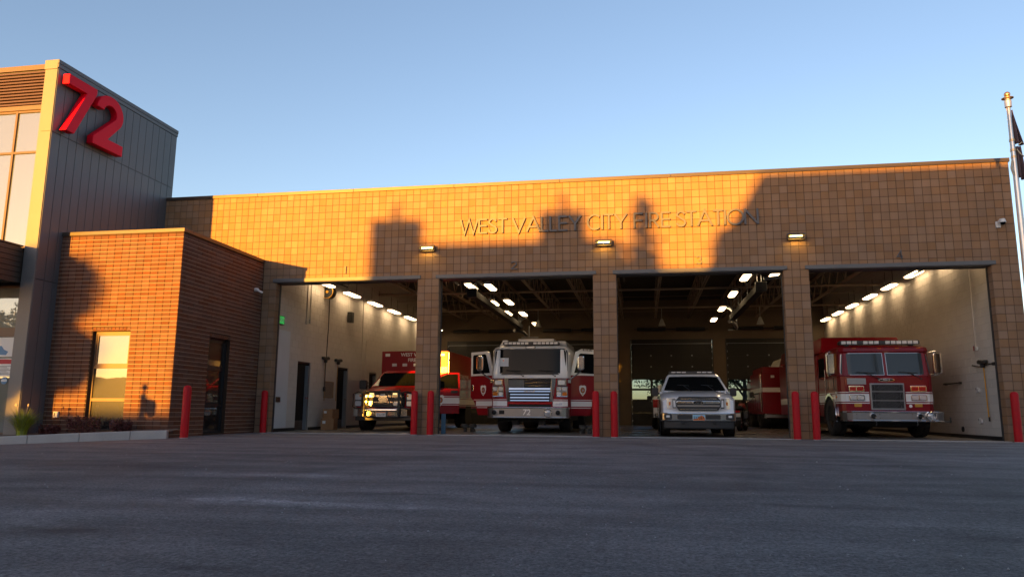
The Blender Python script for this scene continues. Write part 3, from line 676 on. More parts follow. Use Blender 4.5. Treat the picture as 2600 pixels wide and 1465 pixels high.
# ---------------------------------------------------------------- lettering
GL = {  # strokes in a unit cap height: (width, [polylines])
 'W': (1.22, [[(0, 1), (0.30, 0), (0.61, 1), (0.92, 0), (1.22, 1)]]),
 'E': (0.56, [[(0, 0), (0, 1)], [(0, 0.965), (0.56, 0.965)], [(0, 0.52), (0.54, 0.52)], [(0, 0.035), (0.56, 0.035)]]),
 'S': (0.56, [arc(0.28, 0.75, 0.24, 0.22, 15, 190, 12)+arc(0.28, 0.26, 0.26, 0.23, 75, -175, 16)]),
 'T': (0.62, [[(0, 0.965), (0.62, 0.965)], [(0.31, 0), (0.31, 1)]]),
 'V': (0.86, [[(0, 1), (0.43, 0), (0.86, 1)]]),
 'A': (0.92, [[(0, 0), (0.46, 1), (0.92, 0)], [(0.17, 0.34), (0.75, 0.34)]]),
 'L': (0.48, [[(0, 0), (0, 1)], [(0, 0.035), (0.48, 0.035)]]),
 'Y': (0.80, [[(0, 1), (0.40, 0.45), (0.40, 0)], [(0.80, 1), (0.40, 0.45)]]),
 'C': (0.88, [arc(0.50, 0.5, 0.46, 0.48, 45, 315, 24)]),
 'I': (0.09, [[(0.045, 0), (0.045, 1)]]),
 'F': (0.54, [[(0, 0), (0, 1)], [(0, 0.965), (0.54, 0.965)], [(0, 0.50), (0.52, 0.50)]]),
 'R': (0.58, [[(0, 0), (0, 1)], [(0, 0.965)]+arc(0.27, 0.72, 0.25, 0.245, 90, -90, 10)+[(0, 0.475)], [(0.24, 0.475), (0.58, 0)]]),
 'O': (1.06, [arc(0.53, 0.5, 0.49, 0.48, 0, 360, 32)]),
 'N': (0.78, [[(0, 0), (0, 1)], [(0, 0.98), (0.78, 0.02)], [(0.78, 0), (0.78, 1)]]),
 '1': (0.22, [[(0.02, 0.965), (0.16, 0.965)], [(0.15, 0), (0.15, 1)]]),
 '2': (0.60, [arc(0.29, 0.70, 0.25, 0.26, 165, -35, 14)+[(0.02, 0.04)], [(0.0, 0.035), (0.60, 0.035)]]),
 '3': (0.56, [arc(0.26, 0.74, 0.22, 0.22, 150, -90, 12), arc(0.26, 0.275, 0.25, 0.24, 90, -155, 14)]),
 '4': (0.62, [[(0.46, 0), (0.46, 1), (0.02, 0.27), (0.62, 0.27)]])}
def glyph(ch, h, sw_, y0, y1, kx=1.0):
    q = MB(); k = 0
    for pl in GL[ch][1]:
        closed = ch == 'O'
        pts = [(p[0]*h*kx, p[1]*h) for p in pl]
        if closed: pts = pts[:-1]
        q.ribbon(pts, sw_, y0-0.0012*k, y1, closed); k += 1
    return q
sg = thing('wall_sign', 'metal letters reading WEST VALLEY CITY FIRE STATION on the facade', 'sign', (5.48, 0, 5.492))
H = 0.415
for wd, x0, x1 in (('WEST', 5.477, 6.795), ('VALLEY', 6.952, 8.834), ('CITY', 9.004, 10.068), ('FIRE', 10.268, 11.213), ('STATION', 11.375, 13.442)):
    tot = sum(GL[c][0] for c in wd); gp = (x1-x0-tot*H*0.97)/(len(wd)-1); kx = 0.97
    if gp < 0.02: gp = 0.02; kx = (x1-x0-gp*(len(wd)-1))/(tot*H)
    x = x0
    for c in wd:
        glyph(c, H, 0.05, -0.062, -0.022, kx).build('letter', 'letter', sg, loc=(x-5.48, 0, 0)); x += GL[c][0]*H*kx+gp
    q = MB()
    x = x0
    for c in wd:
        gw = GL[c][0]*H*kx
        for px_, pz in {'W': ((0.25, 0.1), (0.75, 0.1)), 'V': ((0.5, 0.1),), 'Y': ((0.5, 0.2),), 'T': ((0.5, 0.2), (0.5, 0.8)), 'A': ((0.2, 0.3), (0.8, 0.3)), 'C': ((0.05, 0.5),), 'O': ((0.05, 0.5), (0.96, 0.5)), 'S': ((0.5, 0.5),), 'I': ((0.5, 0.2), (0.5, 0.8))}.get(c, ((0.0, 0.2), (0.0, 0.8))):
            q.cyl((x+gw*px_-5.48, -0.03, H*pz), (x+gw*px_-5.48, 0.004, H*pz), 0.006, n=6)
        x += gw+gp
    q.build('stand_off', 'steel_dark', sg)
for ch, x0, x1 in (('1', 2.085, 2.14), ('2', 6.912, 7.08), ('3', 11.847, 11.993), ('4', 16.746, 16.88)):
    t = thing('door_number', 'metal number %s above the %s truck bay' % (ch, {'1': 'ambulance', '2': 'white and red fire engine', '3': 'white pickup', '4': 'all red fire engine'}[ch]), 'number', (x0, 0, 4.468))
    glyph(ch, 0.215, 0.028, -0.045, -0.012, (x1-x0)/(GL[ch][0]*0.215)).build('numeral', 'letter', t)
    q = MB(); q.cyl(((x1-x0)/2, -0.02, 0.11), ((x1-x0)/2, 0.004, 0.11), 0.005, n=6); q.build('stand_off', 'steel_dark', t)
# big red 72: outlines in the tower's side plane (along y, up z)
t = thing('station_number', 'large red three dimensional 72 on the grey tower side', 'sign', (TX, -4.45, 7.42))
seven = [(0.0, 1.45), (0.97, 1.45), (0.97, 1.30), (0.34, 0.0), (0.05, 0.0), (0.62, 1.19), (0.0, 1.19)]
o_ = arc(0, 0, 1, 1, 0, 1, 1)
two_c = (1.51, 1.02)
outer = [(two_c[0]+0.50*math.cos(R(a)), two_c[1]+0.46*math.sin(R(a))) for a in range(178, -42, -10)]
inner = [(two_c[0]+0.235*math.cos(R(a)), two_c[1]+0.20*math.sin(R(a))) for a in range(-38, 181, 12)]
two = outer+[(1.50, 0.29), (2.08, 0.29), (2.08, 0.0), (0.97, 0.0), (0.97, 0.21)]+inner
for nm, pl in (('numeral_seven', seven), ('numeral_two', two)):
    q = MB(); q.prism([(p[0], p[1]) for p in pl], 'x', 0.045, 0.235); q.build(nm, 'sign_red', t, bevel=0.014)
    q = MB()
    for p in ((pl[0][0]+0.25, 1.30 if nm == 'numeral_seven' else 0.15), (0.30 if nm == 'numeral_seven' else 1.9, 0.12)): q.cyl((-0.005, p[0], p[1]), (0.05, p[0], p[1]), 0.015, n=8)
    q.build('stand_off', 'steel_dark', t)

# ---------------------------------------------------------------- bollards
BL = [(0.23, -4.20, 1.165, 'red bollard by the side wall of the brick annex'), (-0.03, -0.20, 1.17, 'red bollard at the jamb between annex and ambulance bay'),
      (4.33, -0.2, 1.17, 'red bollard on the ambulance side of the pier between ambulance and engine'), (4.78, -0.2, 1.17, 'red bollard on the engine side of the pier between ambulance and engine'),
      (9.19, -0.2, 1.17, 'red bollard on the engine side of the pier between engine and pickup'), (9.66, -0.2, 1.17, 'red bollard on the pickup side of the pier between engine and pickup'),
      (14.10, -0.2, 1.17, 'red bollard on the pickup side of the pier beside the all red engine'), (14.55, -0.2, 1.17, 'red bollard on the engine side of the pier right of the pickup'),
      (19.0, -0.22, 1.18, 'red bollard at the end pier next to the flagpole')]
b0 = None
for x, y, h, lab in BL:
    if b0 is None:
        t = thing('bollard', lab, 'bollard', (x, y, gz(x, y)), group='red bollards along the bays')
        q = MB(); q.lathe([(0.088, -0.05), (0.088, 1.10), (0.083, 1.13), (0.068, 1.155), (0.04, 1.17), (0.005, 1.175)], (0, 0, 0), n=28, caps=True); q.build('sleeve', 'bollard_red', t, smooth=50)
        q = MB(); q.lathe([(0.092, 0.0), (0.092, 0.012), (0.089, 0.014)], (0, 0, 0), n=28, caps=True); q.build('base_ring', 'concrete', t, smooth=40)
        b0 = t
    else:
        t = copy_tree(b0); t.location = (x, y, gz(x, y)); t['label'] = lab

# ---------------------------------------------------------------- wall packs, cameras
wp0 = None
for x, lab in ((4.541, 'lit black wall lamp above the pier between ambulance and flag grille engine'), (9.448, 'lit black wall lamp just below the word CITY'), (14.355, 'lit black wall lamp right of the word STATION')):
    if wp0 is None:
        t = thing('wall_lamp', lab, 'wall lamp', (x, 0, 5.04), group='lit wall lamps over the piers')
        q = MB(); q.prism([(-0.225, 0.0), (0.225, 0.0), (0.225, 0.10), (0.20, 0.155), (-0.20, 0.155), (-0.225, 0.10)], 'y', -0.05, -0.002)
        q.prism([(-0.22, 0.0), (-0.20, 0.0), (-0.20, 0.10), (-0.22, 0.10)], 'y', -0.17, -0.051); q.prism([(0.20, 0.0), (0.22, 0.0), (0.22, 0.10), (0.20, 0.10)], 'y', -0.17, -0.051)
        q.box(-0.2195, 0.2195, -0.17, -0.051, 0.095, 0.15); q.box(-0.199, 0.199, -0.17, -0.155, 0.0, 0.062); q.build('housing', 'bronze', t, bevel=0.006)
        q = MB(); q.box(-0.15, 0.15, -0.125, -0.085, 0.066, 0.084); q.build('lamp', 'wallpack_lit', t)
        wp0 = t
    else: t = copy_tree(wp0); t.location = (x, 0, 5.04); t['label'] = lab
t = thing('dome_camera', 'white dome security camera near the right end of the facade', 'camera', (19.12, 0, 5.28))
q = MB(); q.box(-0.055, 0.055, -0.045, -0.002, -0.10, 0.06); q.build('wall_plate', 'white_plastic', t, bevel=0.01)
q = MB(); q.tube([(0.0, -0.04, 0.02), (0.02, -0.12, 0.08), (0.05, -0.17, 0.07)], 0.028, 10); q.cyl((0.05, -0.17, 0.09), (0.05, -0.17, 0.0), 0.05, 0.075, n=20); q.build('arm', 'white_plastic', t, smooth=40)
q = MB(); q.lathe([(0.06, 0.0), (0.055, -0.03), (0.035, -0.055), (0.005, -0.065)], (0.05, -0.17, 0.0), n=20, caps=True); q.build('dome', 'car_glass', t, smooth=60)
t = thing('bullet_camera', 'small white bullet camera on the shaded side of the brick annex', 'camera', (AX, -0.40, 3.98))
q = MB(); q.cyl((-0.002, 0, 0.02), (0.05, 0, 0.02), 0.055, n=18); q.sphere((0.07, 0, 0.02), 0.05); q.build('mount', 'white_plastic', t, smooth=40)
q = MB(); q.cyl((0.08, -0.02, 0.0), (0.20, 0.06, -0.06), 0.032, n=14); q.build('lens_tube', 'white_plastic', t, smooth=40)
t = thing('outlet_box', 'white weatherproof outlet on the brick annex front', 'outlet', (-3.37, AY, 0.42))
q = MB(); q.box(-0.06, 0.06, -0.06, -0.002, 0.0, 0.14); q.build('cover', 'white_plastic', t, bevel=0.01)
q = MB(); q.box(-0.03, -0.005, -0.064, -0.061, 0.035, 0.11); q.build('slot', 'black_plastic', t)

# ---------------------------------------------------------------- flagpole
t = thing('flagpole', 'tapered aluminium flagpole with gold ball in front of the hall end', 'flagpole', (18.235, -3.0, 0))
q = MB(); q.lathe([(0.068, -0.3), (0.068, 2.5), (0.060, 4.5), (0.045, 6.4), (0.036, 7.12)], (0, 0, 0), n=24, caps=True); q.build('shaft', 'pole_metal', t, smooth=50)
q = MB(); q.lathe([(0.12, -0.02), (0.12, 0.03), (0.085, 0.06), (0.078, 0.08)], (0, 0, 0), n=24); q.build('base_collar', 'pole_metal', t, smooth=50)
q = MB(); q.lathe([(0.035, 7.10), (0.068, 7.12), (0.07, 7.26), (0.05, 7.28), (0.05, 7.30)], (0, 0, 0), n=24, caps=True); q.build('truck', 'pole_metal', t, smooth=40)
q = MB(); q.lathe([(0.03, 7.29), (0.115, 7.315), (0.115, 7.325), (0.03, 7.35)], (0, 0, 0), n=24, caps=True); q.build('cap_disc', 'brass', t, smooth=40)
q = MB(); q.sphere((0, 0, 7.405), 0.062, 20, 14); q.build('ball', 'brass', t, smooth=60)
q = MB(); q.tube([(-0.05, -0.03, 7.1), (-0.075, -0.04, 5.0), (-0.09, -0.04, 3.0), (-0.095, -0.04, 1.4)], 0.006, 6); q.tube([(-0.06, -0.05, 5.92), (-0.10, -0.06, 5.75), (-0.06, -0.05, 5.6)], 0.02, 8); q.build('halyard', 'rope', t)
for z in (6.35, 6.13, 5.98): q = MB(); q.cyl((0, 0, z), (0, 0, z+0.05), 0.056, n=16); q.build('snap_ring', 'brass', t, smooth=40)
fl = thing('limp_flag', 'limp dark flag hanging folded against the flagpole', 'flag', (18.235, -3.0, 0))
def fold(z0, z1, w0, w1, ph, dz):
    q = MB(); n, mrow = 14, 12; v = []
    for j in range(mrow+1):
        s_ = j/mrow; z = z0+(z1-z0)*s_; wd = w0+(w1-w0)*s_
        for i in range(n+1):
            u_ = i/n; v.append((0.05+wd*u_, 0.045*math.sin(u_*9+ph+s_*1.5)*(0.3+s_), z-dz*u_*s_))
    q.add(v, [(j*(n+1)+i, j*(n+1)+i+1, (j+1)*(n+1)+i+1, (j+1)*(n+1)+i) for j in range(mrow) for i in range(n)]); return q
o = fold(7.05, 6.30, 0.02, 0.15, 0.2, 0.05).build('upper_cloth', 'flag_cloth', fl, smooth=60); s_ = o.modifiers.new('solid', 'SOLIDIFY'); s_.thickness = 0.006
o = fold(6.24, 5.55, 0.10, 0.14, 1.5, 0.06).build('lower_cloth', 'flag_cloth', fl, smooth=60); s_ = o.modifiers.new('solid', 'SOLIDIFY'); s_.thickness = 0.006
q = MB(); q.tube([(0.05, -0.05, 6.16), (0.11, -0.06, 6.05), (0.17, -0.055, 5.99)], 0.012, 6); q.tube([(0.08, -0.055, 6.24), (0.12, -0.06, 6.28), (0.16, -0.06, 6.31)], 0.011, 6); q.build('tie_rope', 'rope', fl)

# ---------------------------------------------------------------- strip lights in the bays
lf0 = None
def strip(x, y, z, lab, grp):
    global lf0
    if lf0 is None:
        t = thing('strip_light', lab, 'light fixture', (x, y, z), group=grp)
        q = MB(); q.prism([(-0.14, 0.02), (0.14, 0.02), (0.09, 0.10), (-0.09, 0.10)], 'y', -0.62, 0.62); q.build('housing', 'white_plastic', t)
        q = MB(); q.prism(rr(0, 0, 0.22, 1.2, 0.09, 4), 'z', -0.012, 0.018); q.build('diffuser', 'light_tube', t)
        for yy in (-0.4, 0.4): q = MB(); q.cyl((0, yy, 0.10), (0, yy, 5.32-z), 0.008, n=6); q.build('hanger', 'steel_dark', t)
        lf0 = t
    else:
        t = copy_tree(lf0); t.location = (x, y, z); t['label'] = lab; t['group'] = grp
ORD = ('nearest the bay opening', 'second from the bay opening', 'third from the bay opening', 'fourth from the bay opening', 'fifth from the bay opening', 'sixth from the bay opening', 'seventh from the bay opening', 'farthest from the bay opening')
for x, z, ys0, lab, grp in ((0.16, 4.72, (3.0, 5.3, 7.65, 9.9, 12.1, 14.4, 16.6), 'strip light on the white ambulance bay wall', 'strip lights on the ambulance bay wall'),
                            (18.85, 4.96, (0.95, 3.2, 5.1, 7.5, 9.75, 12.2, 14.5, 16.7), 'strip light on the wall with the yellow broom', 'strip lights on the wall with the yellow broom'),
                            (4.55, 4.92, (5.3, 9.3, 12.4), 'strip light left of the engine bay exhaust rail', 'strip lights left of the exhaust rail'),
                            (5.22, 4.90, (5.4, 9.0, 12.6, 16.5), 'strip light right of the engine bay exhaust rail', 'strip lights right of the exhaust rail'),
                            (13.70, 4.90, (4.6, 8.1, 12.0, 15.7), 'strip light over the pickup bay', 'strip lights over the pickup bay')):
    for k_, y in enumerate(ys0): strip(x, y, z, 'lit %s, %s' % (lab, ORD[k_]), grp)
strip(14.55, 4.4, 4.92, 'lit strip light beside the curved duct over the pickup bay', 'single strip light by the duct')

# exhaust rails
def rail(x, y0, y1, lab, flip):
    t = thing('exhaust_rail', lab, 'exhaust rail', (x, y0, 4.4))
    L = y1-y0
    q = MB(); q.prism([(-0.12, 0.0), (0.12, 0.0), (0.12, 0.20), (0.05, 0.26), (-0.05, 0.26), (-0.12, 0.20)], 'y', 0, L); q.build('rail', 'under', t)
    q = MB(); q.box(-0.17, 0.17, -0.16, -0.004, -0.04, 0.27); q.build('end_box', 'steel_dark', t, bevel=0.02)
    for y in (0.2, L/3, 2*L/3, L-0.2):
        for x_ in (-0.06, 0.06): q = MB(); q.cyl((x_, y, 0.26), (x_, y, 0.93), 0.012, n=6); q.build('hanger', 'grey_metal', t)
    q = MB(); q.tube([(0.0, L-0.3, 0.3), (0.05*flip, L-0.1, 0.45), (0.18*flip, L+0.3, 0.62), (0.2*flip, L+0.6, 0.95)], 0.085, 12); q.build('duct', 'grey_metal', t, smooth=50)
    q = MB(); q.tube([(-0.2, L-0.5, -0.12), (-0.05, L-0.2, -0.10), (0.1, L+0.2, -0.14), (0.2, L+0.5, -0.25)], 0.07, 12); q.build('hose', 'brushed', t, smooth=50)
    q = MB(); q.box(-0.1, 0.7*flip if flip > 0 else 0.1, L+0.9, L+0.94, -0.32, -0.28); q.box(0.25, 0.29, L+0.9, L+0.94, -0.30, 0.25); q.build('bracket', 'grey_metal', t)
rail(4.86, 4.2, 14.0, 'black exhaust extraction rail hanging over the white and red engine', 1)
rail(14.08, 4.2, 11.7, 'black exhaust extraction rail hanging over the pickup bay', -1)
t = thing('roof_duct', 'bent round metal duct under the roof of the pickup bay', 'duct', (14.35, 3.2, 4.9))
q = MB(); q.tube([(-0.35, 0.3, 0.45), (-0.1, 0.2, 0.40), (0.25, 0.0, 0.15), (0.45, 0.0, -0.1), (0.4, 0.05, -0.22)], 0.085, 12); q.cyl((0.40, 0.05, -0.22), (-0.3, 0.1, -0.28), 0.05, n=10); q.build('pipe', 'grey_metal', t, smooth=50)
for x, y, lab in ((5.6, 14.6, 'left of the white and red engine roof'), (8.6, 14.8, 'right of the white and red engine roof'), (11.3, 14.8, 'above the pickup'), (15.6, 14.6, 'right of the pickup bay exhaust rail')):
    t = thing('bell_lamp', 'unlit pale bell lamp hanging deep inside ' + lab, 'lamp', (x, y, 4.55), group='unlit bell lamps near the back doors')
    q = MB(); q.lathe([(0.05, 0.32), (0.07, 0.26), (0.16, 0.02), (0.165, 0.0)], (0, 0, 0), n=18); q.cyl((0, 0, 0.3), (0, 0, 0.8), 0.012, n=6); q.build('shade', 'curtain', t, smooth=50)

# ---------------------------------------------------------------- things on the inner walls
t = thing('exit_sign', 'green lit exit sign at the front of the white left wall', 'sign', (LX, 0.60, 3.25))
q = MB(); q.box(0.001, 0.09, -0.16, 0.16, -0.13, 0.13); q.build('case', 'black_plastic', t)
q = MB(); q.box(0.091, 0.095, -0.14, 0.14, -0.11, 0.11); q.build('face', 'exit_green', t)
text('lettering', 'EXIT', 0.16, 'white_plastic', t, (0.0965, 0, 0), (R(90), 0, R(90)), 0.001)
t = thing('hose_reel', 'round black and yellow cord reel on the left wall', 'reel', (LX+0.15, 3.76, 4.58))
q = MB(); q.cyl((-0.05, -0.13, 0), (-0.05, 0.13, 0), 0.22, n=26); q.box(-0.14, -0.02, -0.1, 0.1, 0.18, 0.32); q.build('drum', 'black_plastic', t, smooth=40)
q = MB(); q.lathe([(0.205, 0), (0.222, 0), (0.222, 0.02), (0.205, 0.02), (0.205, 0.0)], (-0.05, -0.155, 0), (0, 1, 0), n=26); q.cyl((-0.05, -0.15, 0), (-0.05, -0.135, 0), 0.045, n=16); q.build('yellow_ring', 'yellow_handle', t, smooth=40)
q = MB(); q.tube([(0.02, -0.05, -0.2), (-0.01, 0.02, -1.2), (-0.06, 0.05, -2.6), (-0.08, 0.08, -3.3)], 0.014, 6); q.box(-0.10, -0.05, 0.02, 0.11, -3.32, -3.18); q.build('cord', 'black_plastic', t)
t = thing('wall_speaker', 'black box speaker on the left wall below the lights', 'speaker', (LX, 5.72, 3.78))
q = MB(); q.box(0.03, 0.2, -0.12, 0.12, 0, 0.38); q.box(0.0, 0.03, -0.04, 0.04, 0.1, 0.28); q.build('cabinet', 'black_plastic', t, bevel=0.012)
q = MB(); q.tube([(0.04, 0, 0.38), (0.02, 0.02, 0.6), (0.012, 0, 1.0)], 0.008, 6); q.build('cable', 'curtain', t)
def conduit(x, y, z0, z1, lab, box=True):
    t = thing('wall_conduit', lab, 'conduit', (x, y, z0)); s_ = 1 if x < 5 else -1
    q = MB(); q.cyl((s_*0.016, 0, 0), (s_*0.016, 0, z1-z0), 0.015, n=8); q.build('pipe', 'paint_cmu', t, smooth=50)
    if box: q = MB(); q.box(min(0, s_*0.05), max(0, s_*0.05), -0.04, 0.04, -0.12, 0.02); q.build('junction_box', 'paint_cmu', t, bevel=0.006)
conduit(LX, 2.37, 3.45, 5.2, 'pale conduit dropping to a box left of the cord reel')
conduit(LX, 2.62, 3.50, 5.2, 'pale conduit beside the reel, right one of a pair')
conduit(LX, 7.20, 1.3, 5.2, 'long pale conduit on the left wall behind the ambulance hood')
conduit(LX, 7.62, 1.5, 3.3, 'short pale conduit with a cap on the left wall')
conduit(RX, 1.77, 2.42, 5.2, 'white conduit running down to the red alarm')
t = thing('fire_alarm', 'small red and white fire alarm strobe on the right wall', 'alarm', (RX, 1.77, 2.30))
q = MB(); q.box(-0.05, -0.001, -0.01, 0.09, 0, 0.13); q.build('horn', 'lamp_red', t, bevel=0.01)
q = MB(); q.box(-0.04, -0.001, -0.10, -0.011, 0, 0.11); q.build('strobe', 'white_plastic', t, bevel=0.01)
def broom(t, side, col_, head, tilt):
    q = MB(); q.cyl((side*0.05, 0, -1.35), (side*0.05, tilt, 0), 0.014, n=10); q.build('handle', col_, t, smooth=50)
    q = MB(); q.prism([(-head, 0.02), (-head*0.97, 0.10), (-head*0.2, 0.085), (head*0.6, 0.12), (head, 0.09), (head*0.95, 0.02), (0.05, -0.005), (0.04, -0.09), (-0.04, -0.09), (-0.05, -0.005)], 'x', side*0.02, side*0.12); o = q.build('brush_head', 'black_plastic', t, bevel=0.015); o.location.y = tilt
t = thing('yellow_broom', 'push broom with yellow handle hanging on the right wall', 'broom', (RX, 1.33, 1.92)); broom(t, -1, 'yellow_handle', 0.22, 0.03)
q = MB(); q.cyl((-0.05, -0.02, -1.45), (-0.05, -0.02, -1.34), 0.018, n=10); q.build('grip', 'black_plastic', t)
t = thing('wall_hook_rail', 'black hook rail holding the yellow broom', 'hook rail', (RX, 1.33, 1.9))
q = MB(); q.tube([(-0.02, -0.62, 0.02), (-0.05, -0.3, 0.0), (-0.05, 0.3, -0.03), (-0.06, 0.66, 0.02)], 0.016, 8); q.cyl((-0.02, -0.6, 0.0), (-0.02, -0.45, 0.0), 0.045, n=10); q.build('bar', 'black_plastic', t)
t = thing('broom', 'broom with wooden handle right of the first dark door', 'broom', (LX, 3.9, 2.30)); broom(t, 1, 'wood', 0.24, -0.05)
t = thing('broom', 'squeegee broom hung just left of the second dark door', 'broom', (LX, 4.85, 2.30)); broom(t, 1, 'wood', 0.26, 0.06)
t = thing('grab_rail', 'short black rail on the right wall behind the red engine', 'rail', (RX, 3.4, 1.50))
q = MB(); q.cyl((-0.07, -0.58, 0), (-0.07, 0.6, 0), 0.02, n=10); q.box(-0.07, 0, -0.5, -0.46, -0.03, 0.03); q.box(-0.07, 0, 0.5, 0.54, -0.03, 0.03); q.build('bar', 'black_plastic', t)
for z, lab in ((1.22, 'upper white outlet left of the yellow broom'), (0.42, 'lower white outlet left of the yellow broom')):
    t = thing('wall_outlet', lab, 'outlet', (RX, 1.92, z))
    q = MB(); q.box(-0.05, -0.001, -0.14, 0.0, 0, 0.10); q.box(-0.03, -0.001, 0.005, 0.08, -0.02, 0.13); q.build('box', 'white_plastic', t, bevel=0.006)
    q = MB(); q.box(-0.034, -0.031, 0.02, 0.065, 0.06, 0.11); q.build('slot', 'steel_dark', t)
t = thing('pipe_sleeve', 'round black pipe opening low on the right wall', 'pipe opening', (RX, 3.08, 0.24))
q = MB(); q.lathe([(0.06, -0.001), (0.075, -0.001), (0.075, 0.02), (0.06, 0.02)], (0, 0, 0), (-1, 0, 0), n=18); q.cyl((-0.002, 0, 0), (-0.006, 0, 0), 0.062, n=18); q.build('ring', 'black_plastic', t)
t = thing('bulletin_board', 'small grey board leaning between the two dark doors', 'board', (LX, 4.3, 1.05))
q = MB(); q.box(0.002, 0.03, -0.36, 0.36, 0, 0.55); q.build('panel', 'joist', t)
q = MB(); q.box(0.03, 0.04, -0.36, 0.36, 0.53, 0.55); q.box(0.03, 0.04, -0.36, 0.36, 0, 0.02); q.box(0.03, 0.04, -0.36, -0.34, 0.02, 0.53); q.box(0.03, 0.04, 0.34, 0.36, 0.02, 0.53); q.build('trim', 'wood', t)
t = thing('electrical_plate', 'dark square plate low on the pale wall lining', 'plate', (LX+0.03, 0.72, 0.86))
q = MB(); q.box(0.001, 0.03, -0.12, 0.12, 0, 0.15); q.build('plate', 'frame_brown', t, bevel=0.006)
for (x, y, z, sx, sy, sz, rz_, lab) in ((0.28, 3.55, 0.012, 0.42, 0.44, 0.36, 0.1, 'lower open cardboard box on the floor by the left wall'), (0.26, 3.68, 0.375, 0.36, 0.42, 0.30, -0.12, 'upper cardboard box stacked on another box')):
    t = thing('cardboard_box', lab, 'box', (x, y, z), rz_)
    q = MB(); q.box(-sx/2, sx/2, -sy/2, sy/2, 0, sz); q.build('carton', 'cardboard', t, bevel=0.004)
    q = MB(); q.box(-sx/2-0.002, sx/2+0.002, -0.025, 0.025, sz+0.001, sz+0.003); q.box(sx/2+0.001, sx/2+0.003, -0.025, 0.025, sz*0.6, sz); q.build('tape', 'wood', t)
    q = MB(); q.box(-sx/2+0.05, -sx/2+0.15, -sy/2-0.003, -sy/2-0.001, sz*0.55, sz*0.8); q.build('shipping_label', 'poster_white', t)
# ---------------------------------------------------------------- vehicle helpers
def slab(poly, f, t):           # a sheet of outline (x,z) that follows the front surface y = f(x,z)
    bm = bmesh.new(); bm.faces.new([bm.verts.new((x, 0, z)) for x, z in poly])
    xs0 = [p[0] for p in poly]; lo_, hi_ = min(xs0), max(xs0)
    for k in range(1, 12):
        c = lo_+(hi_-lo_)*k/12; bmesh.ops.bisect_plane(bm, geom=bm.verts[:]+bm.edges[:]+bm.faces[:], plane_co=(c, 0, 0), plane_no=(1, 0, 0))
    bm.verts.index_update(); n = len(bm.verts); P = [(v.co.x, v.co.z) for v in bm.verts]
    fs_ = [tuple(v.index for v in fc.verts) for fc in bm.faces]; ed = [tuple(v.index for v in e.verts) for e in bm.edges if len(e.link_faces) == 1]; bm.free()
    q = MB(); q.add([(x, f(x, z)-t, z) for x, z in P]+[(x, f(x, z), z) for x, z in P], fs_+[tuple(i+n for i in reversed(fc)) for fc in fs_]+[(a, b, b+n, a+n) for a, b in ed]); return q
def wheel(par, x, y, r, wd, side, rim='brushed', lugs=True):
    q = MB(); h = wd/2
    q.lathe([(r*0.60, -h*0.8), (r*0.66, -h), (r*0.90, -h), (r*0.975, -h*0.86), (r, -h*0.6), (r, -0.012), (r*0.97, -0.008), (r*0.97, 0.008), (r, 0.012), (r, h*0.6), (r*0.975, h*0.86), (r*0.90, h), (r*0.66, h), (r*0.60, h*0.8)], (x, y, r+0.012), (1, 0, 0), n=36)
    wh = q.build('wheel', 'rubber', par, smooth=35)
    q = MB(); s_ = side
    q.lathe([(r*0.62, s_*h*0.78), (r*0.56, s_*h*0.55), (r*0.36, s_*h*0.2), (r*0.30, s_*h*0.3), (r*0.22, s_*h*0.75), (r*0.05, s_*h*0.8)], (x, y, r+0.012), (1, 0, 0), n=28, caps=True)
    if lugs:
        for k in range(10): a = k*math.pi/5; q.cyl((x+s_*h*0.2, y+r*0.44*math.cos(a), r+r*0.44*math.sin(a)), (x+s_*h*0.5, y+r*0.44*math.cos(a), r+r*0.44*math.sin(a)), 0.02, n=6)
    q.build('rim', rim, wh, smooth=40); return wh
def ring8(w_, zb, zt, y, c=0.08, dz=None):
    dz = c*0.8 if dz is None else dz
    return [(-w_, y, zb), (-w_, y, zt-dz), (-w_+c*0.7, y, zt-dz*0.25), (-w_*0.45, y, zt), (w_*0.45, y, zt), (w_-c*0.7, y, zt-dz*0.25), (w_, y, zt-dz), (w_, y, zb)]
def shield(par, x, y, z, h, sx=1.0):
    P = [(-0.40, 0.42), (-0.2, 0.5), (0, 0.46), (0.2, 0.5), (0.40, 0.42), (0.42, 0.1), (0.30, -0.22), (0.0, -0.5), (-0.30, -0.22), (-0.42, 0.1)]
    q = MB(); q.prism([(x+p[0]*h*sx, z+p[1]*h) for p in P], 'y', y-0.004, y); e = q.build('emblem', 'white_decal', par, label='grey shield emblem with red and gold centre')
    for r_, m_, d in ((0.27, 'maroon', 0.0055), (0.20, 'gold', 0.0070), (0.15, 'lamp_red', 0.0085), (0.09, 'white_decal', 0.0100), (0.055, 'blue_mark', 0.0115)):
        q = MB(); q.prism([(x+r_*h*sx*a, z+0.04*h+r_*h*b) for a, b in [(math.cos(k*math.pi/8), math.sin(k*math.pi/8)) for k in range(16)]], 'y', y-d, y-d+0.0014)
        if r_ == 0.20:
            q.prism([(x-0.10*h*sx, z-0.42*h+0.05*h), (x+0.10*h*sx, z-0.37*h), (x+0.06*h*sx, z-0.28*h), (x-0.06*h*sx, z-0.28*h)], 'y', y-d, y-d+0.0014)
        q.build('emblem_ring', m_, e)
def wiper(par, x, y, z, L, s_=1, dy=0.0):
    q = MB(); q.tube([(x, y, z), (x-s_*L*0.55, y-0.02, z+0.13), (x-s_*L*0.75, y-0.015, z+0.17)], 0.010, 6); q.tube([(x-s_*L*1.25, y-0.01, z+0.175), (x-s_*L*0.2, y-0.01, z+0.155)], 0.009, 6); q.cyl((x, y+0.02, z), (x, y-0.02, z), 0.022, n=8); q.build('wiper', 'black_plastic', par)
